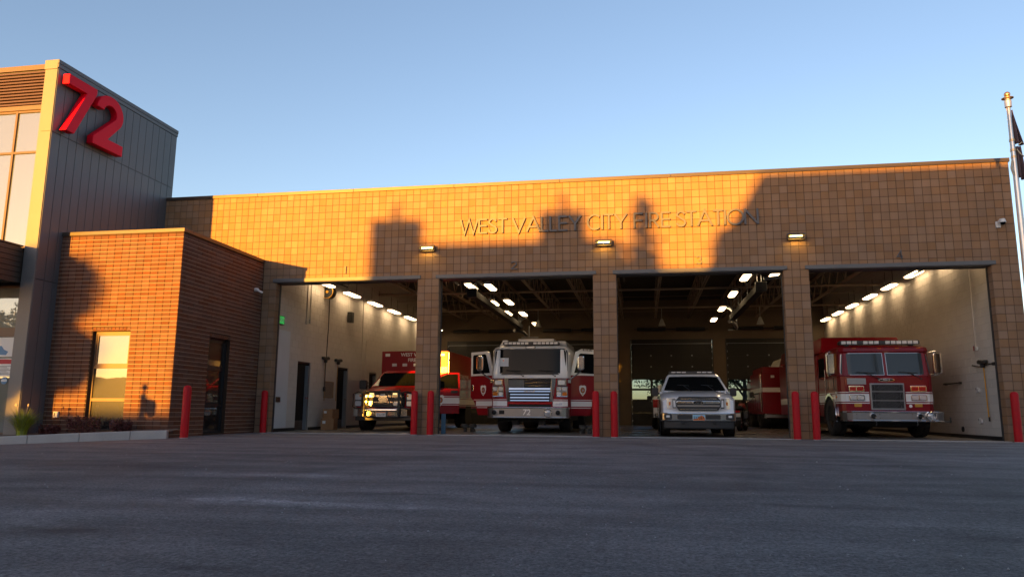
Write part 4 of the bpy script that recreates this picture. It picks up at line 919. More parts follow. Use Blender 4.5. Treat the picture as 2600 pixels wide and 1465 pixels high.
def light_bar(par, x0, x1, y, z, h, mods, dark=()):
    q = MB(); q.prism(rr((x0+x1)/2, z+h/2, x1-x0, h, h*0.4, 3), 'y', y, y+0.28); lb = q.build('light_bar', 'black_plastic', par)
    n = mods; wd = (x1-x0-0.06)/n
    for i in range(n):
        p = MB(); a = x0+0.03+i*wd; p.box(a+0.012, a+wd-0.012, y-0.012, y+0.20, z+0.018, z+h-0.012); p.build('light_module', 'steel_dark' if i in dark else 'lamp_clear', lb, bevel=0.008)
    q = MB()
    for xx in (x0+0.2, x1-0.2): q.box(xx-0.05, xx+0.05, y+0.06, y+0.2, z-0.07, z-0.001)
    q.build('bar_foot', 'black_plastic', lb)
    return lb
def round_lamp(par, x, y, z, r, name='siren', inner='lens'):
    q = MB(); q.lathe([(r*0.80, 0.0), (r, 0.0), (r, -0.05), (r*0.88, -0.065), (r*0.80, -0.05)], (x, y, z), (0, 1, 0), n=28); s_ = q.build(name, 'chrome', par, smooth=40)
    q = MB(); q.lathe([(r*0.80, -0.03), (r*0.5, -0.045), (r*0.15, -0.05), (0.003, -0.05)], (x, y, z), (0, 1, 0), n=24); q.build('lens', inner, s_, smooth=50)
    if inner == 'lens':
        q = MB()
        for k in range(3): q.lathe([(r*(0.25+0.2*k), -0.052), (r*(0.29+0.2*k), -0.056), (r*(0.33+0.2*k), -0.052)], (x, y, z), (0, 1, 0), n=24)
        q.build('guard_ring', 'brushed', s_)
    return s_
def bumper(par, hw, d, z0, z1, mat='brushed', ch=0.20):
    P = [(-hw, d), (-hw, ch*0.9), (-hw+ch*0.35, ch*0.30), (-hw+ch, 0.0), (hw-ch, 0.0), (hw-ch*0.35, ch*0.30), (hw, ch*0.9), (hw, d)]
    q = MB(); q.prism(P, 'z', z0, z1); b = q.build('bumper', mat, par, bevel=0.012)
    q = MB(); e = 0.012
    P2 = [(x*(1+e/hw), y-e if y < d else y) for x, y in P]
    q.prism(P2, 'z', z1-0.035, z1+0.008); q.prism(P2, 'z', z0-0.012, z0+0.025); q.build('bumper_lip', 'chrome', b, bevel=0.008)
    return b

# ---------------------------------------------------------------- engine 72, white over red, both front doors open
def engine72():
    t = thing('fire_engine', 'white over red fire engine 72 with front doors open and flag grille', 'fire engine', (7.01, 2.28, 0))
    q = MB(); q.box(-0.95, 0.95, 0.35, 8.7, 0.34, 0.62); q.box(-0.5, -0.3, 0.3, 0.5, 0.25, 0.5); q.box(0.3, 0.5, 0.3, 0.5, 0.25, 0.5); q.box(-1.0, 1.0, 1.66, 1.84, 0.42, 0.6); q.build('chassis', 'under', t)
    P = [(-1.22, 3.25), (-1.22, 0.80), (-1.14, 0.62), (-1.0, 0.56), (1.0, 0.56), (1.14, 0.62), (1.22, 0.80), (1.22, 3.25)]
    q = MB(); q.prism(P, 'z', 0.52, 1.64); cab = q.build('cab_lower', 'red_paint', t, bevel=0.015)
    q = MB()
    def ringc(s_, y, z, yb): return [(x*s_, y+(p-0.56)*(0.9 if p < 3 else 1)+((yb-y-(p-0.56)) if p > 3 else 0), z) for x, p in P]
    q.loft([ringc(1.0, 0.545, 1.642, 3.25), ringc(1.0, 0.53, 1.78, 3.25), ringc(0.975, 0.60, 2.50, 3.25), ringc(0.945, 0.68, 2.60, 3.25), ringc(0.86, 0.86, 2.655, 3.2)]); q.build('cab_upper', 'white_paint', t, smooth=40)
    q = MB(); q.loft([[(-1.10, 1.05, 2.60), (1.10, 1.05, 2.60), (1.14, 3.3, 2.60), (-1.14, 3.3, 2.60)], [(-1.02, 1.35, 2.84), (1.02, 1.35, 2.84), (1.08, 3.3, 2.84), (-1.08, 3.3, 2.84)]]); q.build('raised_roof', 'white_paint', t, bevel=0.03)
    q = MB(); q.box(-0.52, 0.62, 1.5, 2.6, 2.845, 2.93); q.build('roof_unit', 'white_decal', t, bevel=0.01)
    q = MB(); q.box(-0.97, -0.80, 1.15, 1.35, 2.72, 2.86); q.build('roof_beacon', 'lamp_clear', t, bevel=0.01)
    fs = lambda x, z: 0.530+(z-1.78)*0.097+max(abs(x)-0.72, 0)**2*0.42
    slab(rr(0, 2.145, 2.30, 0.80, 0.14, 5), fs, 0.012).build('windshield_gasket', 'black_plastic', t)
    ws = slab(rr(0, 2.15, 2.20, 0.73, 0.11, 5), lambda x, z: fs(x, z)-0.013, 0.006).build('windshield', 'car_glass', t, smooth=30)
    slab([(-0.98, 2.00), (-0.66, 2.00), (-0.66, 2.26), (-0.98, 2.26)], lambda x, z: fs(x, z)-0.0205, 0.004).build('windshield_card', 'pale_panel', ws)
    slab([(-0.85, 2.16), (-0.80, 2.16), (-0.80, 2.20), (-0.85, 2.20)], lambda x, z: fs(x, z)-0.0255, 0.002).build('card_mark', 'lamp_red', ws)
    wiper(t, -0.20, 0.49, 1.70, 0.42); wiper(t, 0.78, 0.49, 1.70, 0.42)
    light_bar(t, -0.90, 0.86, 0.86, 2.68, 0.10, 13, (6,))
    q = MB(); q.box(-0.15, 0.16, 0.62, 0.72, 2.54, 2.63); q.build('front_floodlight', 'chrome', t, bevel=0.01)
    q = MB(); q.box(-0.12, 0.13, 0.612, 0.619, 2.56, 2.615); q.build('floodlight_lens', 'lamp_clear', t)
    # grille made as a flag
    g = MB(); g.box(-0.66, 0.66, 0.500, 0.556, 0.94, 1.63); gr = g.build('grille', 'under', t)
    bars = [(-0.64, 0.64, 1.585, 1.625), (-0.15, 0.64, 1.495, 1.535), (-0.15, 0.64, 1.40, 1.44), (-0.64, 0.64, 1.285, 1.345), (-0.64, 0.64, 1.215, 1.262), (-0.60, 0.60, 1.125, 1.170), (-0.60, 0.60, 1.03, 1.08), (-0.60, 0.60, 0.945, 0.99)]
    for a, b, c, d in bars:
        p = MB(); p.prism([(0.499, c), (0.470, c+0.006), (0.485, d), (0.499, d)], 'x', a, b); p.build('grille_bar', 'chrome', gr, bevel=0.004)
    text('grille_lettering', 'WEST VALLEY', 0.055, 'gold', gr, (0.0, 0.472, 1.238), ext=0.002)
    p = MB()
    for r_ in range(5):
        for c in range(6 if r_ % 2 == 0 else 5):
            cx, cz = -0.615+c*0.085+(0.0425 if r_ % 2 else 0), 1.56-r_*0.047
            p.prism([(cx+(0.021 if k % 2 == 0 else 0.010)*math.sin(k*math.pi/5), cz+(0.021 if k % 2 == 0 else 0.010)*math.cos(k*math.pi/5)) for k in range(10)], 'y', 0.490, 0.4995)
    stuff(p.build('star_field', 'white_paint', gr))
    for s_ in (-1, 1):
        p = MB(); p.loft([[(s_*0.66, 0.49, 1.635), (s_*0.80, 0.53, 1.635), (s_*0.80, 0.558, 1.635), (s_*0.66, 0.558, 1.635)], [(s_*0.62, 0.49, 0.93), (s_*0.70, 0.53, 0.93), (s_*0.70, 0.558, 0.93), (s_*0.62, 0.558, 0.93)]]); p.build('grille_trim', 'chrome', t, bevel=0.008)
        # headlight cluster
        p = MB(); p.box(min(s_*0.80, s_*1.16), max(s_*0.80, s_*1.16), 0.515, 0.60, 1.08, 1.40); p.box(min(s_*0.83, s_*1.12), max(s_*0.83, s_*1.12), 0.52, 0.60, 1.41, 1.62); hl = p.build('headlight', 'chrome', t, bevel=0.02)
        for (a, b, c, d, m_) in ((0.82, 0.965, 1.25, 1.38, 'lens'), (0.985, 1.14, 1.25, 1.38, 'lens'), (0.82, 0.965, 1.10, 1.23, 'lamp_clear'), (0.985, 1.14, 1.10, 1.23, 'lamp_amber'), (0.86, 1.08, 1.44, 1.58, 'lamp_clear')):
            p = MB(); p.prism(rr(s_*(a+b)/2, (c+d)/2, b-a-0.02, d-c-0.02, 0.03, 3), 'y', 0.500, 0.5145); p.build('lens', m_, hl)
        for z0, z1, m_ in ((0.985, 1.005, 'white_decal'), (0.80, 0.955, 'white_decal'), (0.745, 0.765, 'white_decal')):
            p = MB(); p.loft([[(s_*0.70, 0.553, z0), (s_*1.0, 0.553, z0), (s_*1.146, 0.615, z0), (s_*1.146, 0.618, z0), (s_*0.70, 0.558, z0)], [(s_*0.70, 0.553, z1), (s_*1.0, 0.553, z1), (s_*1.146, 0.615, z1), (s_*1.146, 0.618, z1), (s_*0.70, 0.558, z1)]]); p.build('stripe', m_, t)
    text('fleet_number', '731577', 0.07, 'blue_mark', t, (0.88, 0.549, 0.86), ext=0.001)
    p = MB(); p.box(-0.68, 0.68, 0.52, 0.556, 0.855, 0.925); p.build('red_apron', 'red_bright', t, bevel=0.015)
    p = MB(); p.box(-0.64, 0.64, 0.50, 0.55, 0.785, 0.85); p.build('winch_gap', 'under', t)
    b = bumper(t, 1.22, 0.55, 0.46, 0.76)
    text('bumper_number', '72', 0.24, 'white_paint', b, (-0.02, -0.004, 0.61), ext=0.003, bold=0.004, shear=0.12)
    round_lamp(t, 0.62, -0.002, 0.60, 0.125); round_lamp(t, -0.98, -0.002, 0.61, 0.075, 'air_horn', 'under'); round_lamp(t, 0.92, -0.002, 0.61, 0.075, 'air_horn', 'under')
    p = MB(); p.box(-0.84, -0.68, -0.012, 0.0, 0.56, 0.67); p.build('speaker_grille', 'under', t)
    # doors
    def door(name, hx, hy, s_, ang, w_, zt, txt=None, emb=True):
        d = empty(name, (s_*hx, hy, 0), s_*ang, t); X = lambda v: s_*v
        lo = [(X(0), 0.52), (X(w_*0.66), 0.52), (X(w_*0.74), 0.74), (X(w_*0.84), 0.94), (X(w_), 1.08), (X(w_), 1.74), (X(0), 1.74)]
        q = MB(); q.prism(lo, 'y', 0.0, 0.06); q.build('lower_panel', 'red_paint', d, bevel=0.01)
        up_ = [(X(0), 1.745), (X(w_), 1.745), (X(w_), zt), (X(w_*0.30), zt+0.01), (X(w_*0.20), zt-0.03)]
        q = MB(); q.prism(up_, 'y', 0.002, 0.058); q.build('upper_panel', 'white_paint', d, bevel=0.01)
        q = MB(); q.prism([(X(w_*0.13), 1.82), (X(w_*0.88), 1.80), (X(w_*0.90), 1.84), (X(w_*0.90), zt-0.13), (X(w_*0.86), zt-0.09), (X(w_*0.36), zt-0.08), (X(w_*0.31), zt-0.11)], 'y', -0.006, 0.0); q.build('window', 'car_glass', d)
        for z0, z1 in ((0.985, 1.003), (0.80, 0.955), (0.745, 0.765)):
            a = w_*(0.70 if z1 < 0.78 else 0.74 if z0 < 0.9 else 0.86); q = MB(); q.box(min(X(0.01), X(a)), max(X(0.01), X(a)), -0.003, 0.0, z0, z1); q.build('stripe', 'white_decal', d)
        if emb:
            shield(d, X(w_*0.42), -0.001, 1.28, 0.33, 0.86)
            q = MB(); q.prism(rr(X(w_*0.90), 1.36, 0.09, 0.22, 0.04, 4), 'y', -0.022, 0.0); q.build('handle', 'chrome', d, bevel=0.006)
        if txt: text('lettering', txt, 0.12, 'under', d, (X(w_*0.52), -0.004, zt-0.045), ext=0.001, bold=0.002)
        return d
    door('door', 1.21, 0.86, -1, R(32), 0.98, 2.50); door('door', 1.21, 0.86, 1, R(32), 0.98, 2.50)
    door('crew_door', 1.21, 2.15, 1, R(36), 0.98, 2.66, '9-11-01', False)
    for s_ in (-1, 1):
        q = MB(); q.tube([(s_*1.17, 0.72, 1.56), (s_*1.30, 0.60, 1.66), (s_*1.56, 0.55, 1.84)], 0.022, 8); q.box(min(s_*1.10, s_*1.24), max(s_*1.10, s_*1.24), 0.64, 0.78, 1.50, 1.60); mi = q.build('mirror_arm', 'chrome', t, smooth=40)
        q = MB(); q.prism(rr(s_*1.56, 2.10, 0.20, 0.46, 0.07, 4), 'y', 0.50, 0.60); q.build('mirror_head', 'chrome', mi, bevel=0.03)
    # body behind the cab
    q = MB(); q.box(-1.23, 1.23, 3.35, 8.9, 0.62, 1.75); q.build('body_lower', 'red_paint', t, bevel=0.01)
    q = MB(); q.box(-1.23, 1.23, 3.35, 8.9, 1.755, 2.62); q.build('body_upper', 'white_paint', t, bevel=0.01)
    for s_ in (-1, 1):
        for k in range(3):
            q = MB(); q.box(min(s_*1.231, s_*1.245), max(s_*1.231, s_*1.245), 3.6+1.75*k, 5.1+1.75*k, 0.75, 2.4); q.build('shutter_door', 'brushed', t)
        wheel(t, s_*0.97, 1.75, 0.53, 0.36, s_, 'chrome'); wheel(t, s_*0.93, 7.0, 0.53, 0.5, s_, 'chrome')
    q = MB(); q.cyl((-0.9, 1.75, 0.5), (0.9, 1.75, 0.5), 0.09); q.build('axle', 'under', t, smooth=40); q = MB(); q.cyl((-0.9, 7.0, 0.5), (0.9, 7.0, 0.5), 0.11); q.sphere((0, 7.0, 0.5), 0.24); q.build('axle', 'under', t, smooth=40)
    q = MB(); q.box(-0.35, 0.35, 4.0, 4.8, 0.22, 0.345); q.build('skid_tank', 'under', t)
    return t
engine72()

# ---------------------------------------------------------------- all red engine in bay 4
def red_engine():
    t = thing('fire_engine', 'all red fire engine with white stripe and mesh grille by the white wall', 'fire engine', (16.89, 1.50, 0))
    q = MB(); q.box(-0.95, 0.95, 0.35, 9.3, 0.34, 0.60); q.build('chassis', 'under', t)
    P = [(-1.20, 3.0), (-1.20, 0.78), (-1.16, 0.62), (-1.05, 0.53), (1.05, 0.53), (1.16, 0.62), (1.20, 0.78), (1.20, 3.0)]
    q = MB(); q.prism(P, 'z', 0.56, 1.66); q.build('cab_lower', 'maroon', t, bevel=0.02)
    def rc(s_, dy, z): return [(x*s_, y+(dy if y < 2.9 else 0), z) for x, y in P]
    q = MB(); q.loft([rc(1.0, 0.0, 1.662), rc(0.975, 0.10, 2.28), rc(0.985, 0.06, 2.33), rc(0.975, 0.08, 2.42), rc(0.93, 0.17, 2.475), rc(0.80, 0.4, 2.49)]); q.build('cab_upper', 'maroon', t, smooth=35)
    fs = lambda x, z: 0.53+(z-1.66)*0.16+max(abs(x)-0.85, 0)**1.7*0.62
    for s_ in (-1, 1):
        pl = [(s_*0.035, 1.675), (s_*1.12, 1.685), (s_*1.15, 1.76), (s_*1.10, 2.24), (s_*1.05, 2.285), (s_*0.035, 2.285)]
        slab(pl, fs, 0.008).build('windshield_trim', 'brushed', t)
        pl2 = [(s_*0.05, 1.69), (s_*0.9, 1.695), (s_*1.11, 1.70), (s_*1.13, 1.77), (s_*1.08, 2.22), (s_*1.035, 2.27), (s_*0.8, 2.272), (s_*0.05, 2.272)]
        slab(pl2, lambda x, z: fs(x, z)-0.009, 0.006).build('windshield', 'truck_glass_veil', t)
    wiper(t, -0.20, 0.49, 1.58, 0.45); wiper(t, 0.88, 0.52, 1.58, 0.45)
    light_bar(t, -1.08, 0.98, 0.72, 2.52, 0.115, 14, (3, 7))
    q = MB()
    for x in (-0.75, -0.1, 0.35, 0.9): q.box(x-0.05, x+0.05, 0.60, 0.66, 2.40, 2.425)
    q.build('marker_lamp', 'lamp_amber', t, bevel=0.006)
    # grille
    q = MB(); q.box(-0.44, 0.43, 0.485, 0.535, 0.745, 1.46); gr = q.build('grille', 'brushed', t, bevel=0.012)
    for z0, z1 in ((0.79, 0.985), (1.005, 1.225), (1.245, 1.42)):
        p = MB(); p.box(-0.395, 0.385, 0.478, 0.484, z0, z1); p.build('grille_screen', 'under', gr)
        p = MB(); n = 17
        for i in range(n):
            for s_ in (-1, 1):
                x0 = -0.39+0.77*(i+0.5)/n; hz = (z1-z0); dx = 0.11
                p.prism([(x0-s_*dx-0.004, z0), (x0-s_*dx+0.004, z0), (x0+s_*dx+0.004, z1), (x0+s_*dx-0.004, z1)] if -0.39 < x0-dx and x0+dx < 0.38 else [(x0-0.004, z0), (x0+0.004, z0), (x0+0.004, z1), (x0-0.004, z1)], 'y', 0.474-0.001*s_, 0.4775)
        p.build('grille_mesh', 'mesh_grille', gr)
    q = MB(); q.prism([(0.0+0.21*math.cos(k*math.pi/12), 1.545+0.047*math.sin(k*math.pi/12)) for k in range(24)], 'y', 0.508, 0.529); lg = q.build('badge', 'chrome', t, bevel=0.006)
    q = MB(); q.prism([(0.0+0.18*math.cos(k*math.pi/12), 1.545+0.034*math.sin(k*math.pi/12)) for k in range(24)], 'y', 0.503, 0.5075); q.build('badge_field', 'under', lg)
    text('badge_lettering', 'PIERCE', 0.058, 'white_decal', lg, (0, 0.5015, 1.545), ext=0.001)
    q = MB(); q.box(-1.0, -0.52, 0.522, 0.5285, 1.43, 1.595); q.build('blank_plate', 'brushed', t)
    for s_ in (-1, 1):
        x0 = s_*0.78
        for zc, m_, nm in ((1.31, 'lamp_red', 'warning_light'), (1.07, 'lens', 'headlight')):
            q = MB(); q.prism(rr(x0, zc, 0.40, 0.165, 0.025, 3), 'y', 0.49, 0.5285); hl = q.build(nm, 'chrome', t, bevel=0.008)
            for dx in (-0.093, 0.093):
                q = MB(); q.prism(rr(x0+dx, zc, 0.165, 0.105, 0.02, 3), 'y', 0.478, 0.4895); q.build('lens', m_, hl, bevel=0.008)
        q = MB(); q.prism(rr(x0-s_*0.02, 0.87, 0.19, 0.09, 0.02, 3), 'y', 0.505, 0.5285); q.build('turn_lamp', 'gold', t, bevel=0.008)
        for z0, z1 in ((1.205, 1.225), (0.965, 1.175), (0.915, 0.935)):
            a, b = s_*0.46, s_*1.05
            q = MB(); q.loft([[(a, 0.5245, z), (b, 0.5245, z), (s_*1.165, 0.617, z), (s_*1.2045, 0.78, z), (s_*1.2045, 2.98, z), (s_*1.200, 2.98, z), (s_*1.19, 0.79, z), (b, 0.531, z), (a, 0.531, z)] for z in (z0, z1)]); q.build('stripe', 'white_decal', t)
        # side of the cab
        sx = s_*1.2
        for y0, y1 in ((1.0, 1.75), (2.1, 2.85)):
            q = MB(); q.loft([[(sx*0.998+s_*0.012, y, z) for y, z in ((y0, 1.70), (y1, 1.70), (y1, 2.26), (y0+0.12, 2.26))], [(sx*0.985, y, z) for y, z in ((y0, 1.70), (y1, 1.70), (y1, 2.26), (y0+0.12, 2.26))]]); q.build('side_window', 'car_glass', t)
        q = MB(); q.prism([(1.62+0.64*math.cos(R(a)), 0.52+0.64*math.sin(R(a))) for a in range(-6, 187, 12)], 'x', min(sx+s_*0.001, sx+s_*0.006), max(sx+s_*0.001, sx+s_*0.006)); q.build('wheel_arch', 'under', t)
        q = MB(); q.loft([[(sx+s_*d_, 1.62+r_*math.cos(R(a)), 0.52+r_*math.sin(R(a))) for r_, d_ in ((0.62, 0.007), (0.69, 0.007), (0.69, 0.05), (0.62, 0.05))] for a in range(-8, 189, 14)]); q.build('fender_ring', 'chrome', t, smooth=40)
        q = MB(); q.cyl((sx+s_*0.05, 1.92, 1.15), (sx+s_*0.05, 1.92, 1.9), 0.016, n=8); q.cyl((sx+s_*0.05, 0.92, 1.3), (sx+s_*0.05, 0.92, 1.65), 0.014, n=8); q.build('grab_handle', 'chrome', t)
        q = MB()
        for y in (0.95, 1.98, 2.95): q.box(min(sx, sx+s_*0.002), max(sx, sx+s_*0.002), y, y+0.012, 0.6, 1.65)
        q.build('door_gap', 'under', t)
        q = MB(); q.cyl((sx, 0.86, 1.10), (sx+s_*0.03, 0.86, 1.10), 0.03, n=12); q.build('side_marker', 'lamp_amber', t)
        q = MB(); q.prism(rr(s_*1.36, 2.0, 0.19, 0.56, 0.05, 4), 'y', 0.66, 0.74); mh = q.build('mirror', 'chrome', t, bevel=0.02)
        q = MB(); q.tube([(s_*1.20, 0.80, 2.30), (s_*1.36, 0.72, 2.33), (s_*1.47, 0.70, 2.28), (s_*1.47, 0.70, 1.74), (s_*1.36, 0.72, 1.69), (s_*1.20, 0.80, 1.70)], 0.014, 8); q.build('mirror_bracket', 'chrome', mh)
        wheel(t, s_*1.07, 1.62, 0.52, 0.34, s_, 'chrome'); wheel(t, s_*0.93, 6.9, 0.52, 0.5, s_, 'chrome')
        q = MB(); q.box(min(s_*1.221, s_*1.225), max(s_*1.221, s_*1.225), 3.25, 9.4, 0.965, 1.175); q.build('stripe', 'white_decal', t)
        for k in range(4):
            q = MB(); q.box(min(s_*1.221, s_*1.24), max(s_*1.221, s_*1.24), 3.35+1.5*k, 4.7+1.5*k, 1.25, 2.3); q.build('locker_door', 'maroon', t, bevel=0.01)
    e = empty('side_emblem', (-1.207, 0.93, 0), R(-90), t); shield(e, 0, 0, 1.10, 0.30, 0.8)
    b = bumper(t, 1.24, 0.50, 0.455, 0.70)
    for x in (-0.55, 0.60): round_lamp(t, x, -0.002, 0.575, 0.075, 'air_horn', 'under')
    round_lamp(t, 0.86, -0.004, 0.585, 0.125)
    q = MB()
    for x in (-0.95, -0.38, 0.42): q.cyl((x, 0.0, 0.63), (x, -0.008, 0.63), 0.012, n=8); q.cyl((x, 0.0, 0.53), (x, -0.008, 0.53), 0.012, n=8)
    q.build('bolt', 'chrome', b)
    q = MB(); q.cyl((0.56, 0.526, 0.85), (0.56, 0.51, 0.85), 0.04, n=16); q.build('air_inlet', 'white_decal', t)
    q = MB(); q.tube([(-0.45, 0.1, 0.45), (-0.45, 0.06, 0.38), (-0.45, 0.12, 0.34)], 0.016, 8); q.tube([(0.55, 0.1, 0.45), (0.55, 0.06, 0.38), (0.55, 0.12, 0.34)], 0.016, 8); q.build('tow_hook', 'chrome', t)
    q = MB(); q.box(1.1, 1.42, 0.2, 0.24, 0.44, 0.47); q.cyl((1.40, 0.22, 0.42), (1.40, 0.22, 0.56), 0.018, n=8); q.build('feeler_rod', 'black_plastic', t)
    q = MB(); q.box(-1.215, 1.215, 3.05, 9.5, 0.60, 2.40); q.build('body', 'maroon', t, bevel=0.012)
    q = MB(); q.loft([[(-1.2, 2.5, 2.45), (1.2, 2.5, 2.45), (1.2, 9.5, 2.45), (-1.2, 9.5, 2.45)], [(-1.08, 2.85, 2.93), (1.08, 2.85, 2.93), (1.08, 9.5, 2.93), (-1.08, 9.5, 2.93)]]); q.build('raised_body', 'maroon', t, bevel=0.012)
    q = MB(); q.cyl((-0.9, 1.62, 0.5), (0.9, 1.62, 0.5), 0.09); q.build('axle', 'under', t, smooth=40); q = MB(); q.cyl((-0.9, 6.9, 0.5), (0.9, 6.9, 0.5), 0.12); q.build('axle', 'under', t, smooth=40)
    q = MB(); q.box(-0.4, 0.4, 3.5, 4.5, 0.22, 0.345); q.build('skid_tank', 'under', t); q = MB(); q.box(-0.62, 0.62, 0.7, 1.1, 0.28, 0.345); q.build('cross_member', 'under', t)
    return t
red_engine()

# ---------------------------------------------------------------- pickups
def pickup(loc, rz_, label, paint, plate, num, lbar):
    t = thing('pickup_truck', label, 'pickup', loc, rz_, None)
    q = MB(); q.box(-0.8, 0.8, 0.3, 5.6, 0.30, 0.52); q.build('chassis', 'under', t)
    q = MB(); q.loft([ring8(0.90, 0.62, 1.05, 0.14, 0.16), ring8(0.955, 0.42, 1.10, 0.30, 0.16), ring8(0.965, 0.42, 1.19, 0.9, 0.14), ring8(0.965, 0.42, 1.25, 1.42, 0.13)]); q.build('hood', paint, t, smooth=38)
    q = MB()
    for s_ in (-1, 1): q.prism([(s_*0.30-0.006, 0.35), (s_*0.30+0.006, 0.35), (s_*0.46+0.006, 1.35), (s_*0.46-0.006, 1.35)], 'z', 1.085, 1.095)
    q.loft([[(s_*0.36, 0.33, 1.098), (s_*0.40, 0.33, 1.098), (s_*0.52, 1.38, 1.252), (s_*0.49, 1.38, 1.252)] for s_ in (-1, 1)], caps=False) if False else None
    q = MB(); q.box(-0.965, 0.965, 1.42, 3.75, 0.42, 1.22); q.build('cab_body', paint, t, bevel=0.03)
    q = MB(); q.loft([[(-0.93, 1.30, 1.215), (0.93, 1.30, 1.215), (0.93, 3.70, 1.215), (-0.93, 3.70, 1.215)], [(-0.74, 1.98, 1.68), (0.74, 1.98, 1.68), (0.76, 3.62, 1.68), (-0.76, 3.62, 1.68)], [(-0.68, 2.12, 1.74), (0.68, 2.12, 1.74), (0.70, 3.5, 1.74), (-0.70, 3.5, 1.74)]]); q.build('cab_roof', paint, t, bevel=0.04)
    f = lambda x, z: 1.30+(z-1.215)*1.462-0.012+abs(x)**2*0.05
    slab([(-0.84, 1.255), (-0.4, 1.245), (0.4, 1.245), (0.84, 1.255), (0.675, 1.655), (0.3, 1.665), (-0.3, 1.665), (-0.675, 1.655)], lambda x, z: f(x, z)-0.045, 0.01).build('windshield', 'car_glass', t)
    wiper(t, -0.1, 1.24, 1.225, 0.3); wiper(t, 0.55, 1.24, 1.225, 0.3)
    for s_ in (-1, 1):
        for a, b in ((1.95, 2.75), (2.85, 3.55)):
            P0 = [(a-(0.36 if a < 2 else 0), 1.26), (b, 1.26), (b-0.02, 1.63), (a+0.06, 1.63)]
            q = MB(); q.loft([[(s_*(0.93-(z-1.215)*0.40+o), y, z) for y, z in P0] for o in (0.028, 0.012)]); q.build('side_window', 'car_glass', t)
        q = MB(); q.prism(rr(s_*1.08, 1.22, 0.19, 0.24, 0.05, 4), 'y', 1.70, 1.82); q.box(min(s_*0.93, s_*1.02), max(s_*0.93, s_*1.02), 1.73, 1.79, 1.15, 1.20); q.build('mirror', 'black_plastic', t, bevel=0.02)
        # headlight: angular lens with amber inner corner
        hp = [(s_*0.56, 0.72), (s_*0.91, 0.74), (s_*0.93, 0.86), (s_*0.92, 1.01), (s_*0.60, 1.02), (s_*0.56, 0.98)]
        hf = lambda x, z: 0.10+max(abs(x)-0.5, 0)**2*0.75
        hl = slab(hp, hf, 0.03).build('headlight', 'lens', t)
        slab([(s_*0.71, 0.84), (s_*0.755, 0.82), (s_*0.755, 0.91), (s_*0.71, 0.92)], lambda x, z: hf(x, z)-0.031, 0.004).build('amber_lens', 'lamp_amber', hl)
        slab([(s_*0.57, 0.75), (s_*0.66, 0.75), (s_*0.66, 0.99), (s_*0.59, 0.99)], lambda x, z: hf(x, z)-0.031, 0.005).build('lamp_housing', 'black_plastic', hl)
        slab([(s_*0.58, 0.78), (s_*0.64, 0.78), (s_*0.64, 0.96), (s_*0.60, 0.96)], lambda x, z: hf(x, z)-0.037, 0.004).build('projector', 'lamp_clear', hl)
        slab([(s_*0.82, 0.76), (s_*0.90, 0.77), (s_*0.90, 0.83), (s_*0.82, 0.82)], lambda x, z: hf(x, z)-0.031, 0.004).build('reflector', 'lamp_clear', hl)
        q = MB(); q.prism(rr(s_*0.79, 0.53, 0.20, 0.15, 0.03, 3), 'y', -0.006, 0.02); fo = q.build('fog_lamp', 'black_plastic', t)
        q = MB(); q.prism(rr(s_*0.79, 0.54, 0.09, 0.055, 0.01, 3), 'y', -0.016, -0.0065); q.build('lens', 'lamp_clear', fo)
        wheel(t, s_*0.845, 1.05, 0.40, 0.27, s_, 'brushed'); wheel(t, s_*0.83, 4.75, 0.40, 0.27, s_, 'brushed')
        for y in (1.05, 4.75):
            q = MB(); q.cyl((s_*0.9655, y, 0.42), (s_*0.968, y, 0.42), 0.47, n=32); q.build('wheel_arch', 'under', t)
        # tail end
        q = MB(); q.box(min(s_*0.80, s_*0.972), max(s_*0.80, s_*0.972), 5.715, 5.735, 0.82, 1.12); q.build('tail_lamp', 'lamp_red', t, bevel=0.008)
    # grille
    q = MB(); q.prism([(-0.57, 0.80), (-0.50, 0.69), (0.50, 0.69), (0.57, 0.80), (0.57, 0.96), (0.49, 1.055), (-0.49, 1.055), (-0.57, 0.96)], 'y', 0.05, 0.16); gr = q.build('grille', 'black_plastic', t, bevel=0.012)
    q = MB(); q.prism([(-0.56, 0.90), (-0.53, 0.862), (0.53, 0.862), (0.56, 0.90), (0.545, 0.948), (-0.545, 0.948)], 'y', 0.022, 0.049); q.build('grille_bar', 'chrome', gr, bevel=0.012)
    for z in (0.995, 0.725):
        q = MB(); q.prism(rr(0, z, 0.94, 0.020, 0.008, 3), 'y', 0.030, 0.049); q.build('grille_bar', 'chrome', gr)
    q = MB(); q.box(-0.54, 0.54, 0.036, 0.0495, 0.795, 0.835); q.build('grille_bar', 'brushed', gr)
    q = MB(); q.prism([(0.15*math.cos(k*math.pi/14), 0.895+0.062*math.sin(k*math.pi/14)) for k in range(28)], 'y', 0.006, 0.0215); bd = q.build('badge', 'chrome', t, bevel=0.004)
    q = MB(); q.prism([(0.132*math.cos(k*math.pi/14), 0.895+0.048*math.sin(k*math.pi/14)) for k in range(28)], 'y', 0.002, 0.0055); q.build('badge_field', 'under', bd)
    text('badge_lettering', 'Ford', 0.085, 'chrome', bd, (0, 0.001, 0.895), ext=0.001, shear=0.35)
    # bumper
    q = MB(); q.prism([(-0.965, 0.45), (-0.95, 0.12), (-0.80, 0.03), (-0.5, 0.0), (0.5, 0.0), (0.80, 0.03), (0.95, 0.12), (0.965, 0.45)], 'z', 0.425, 0.635); b = q.build('bumper', 'chrome', t, bevel=0.02)
    for a, c in ((-0.55, -0.17), (0.17, 0.55)):
        q = MB(); q.prism(rr((a+c)/2, 0.525, c-a, 0.11, 0.02, 3), 'y', -0.005, 0.004); q.build('bumper_inlet', 'black_plastic', b)
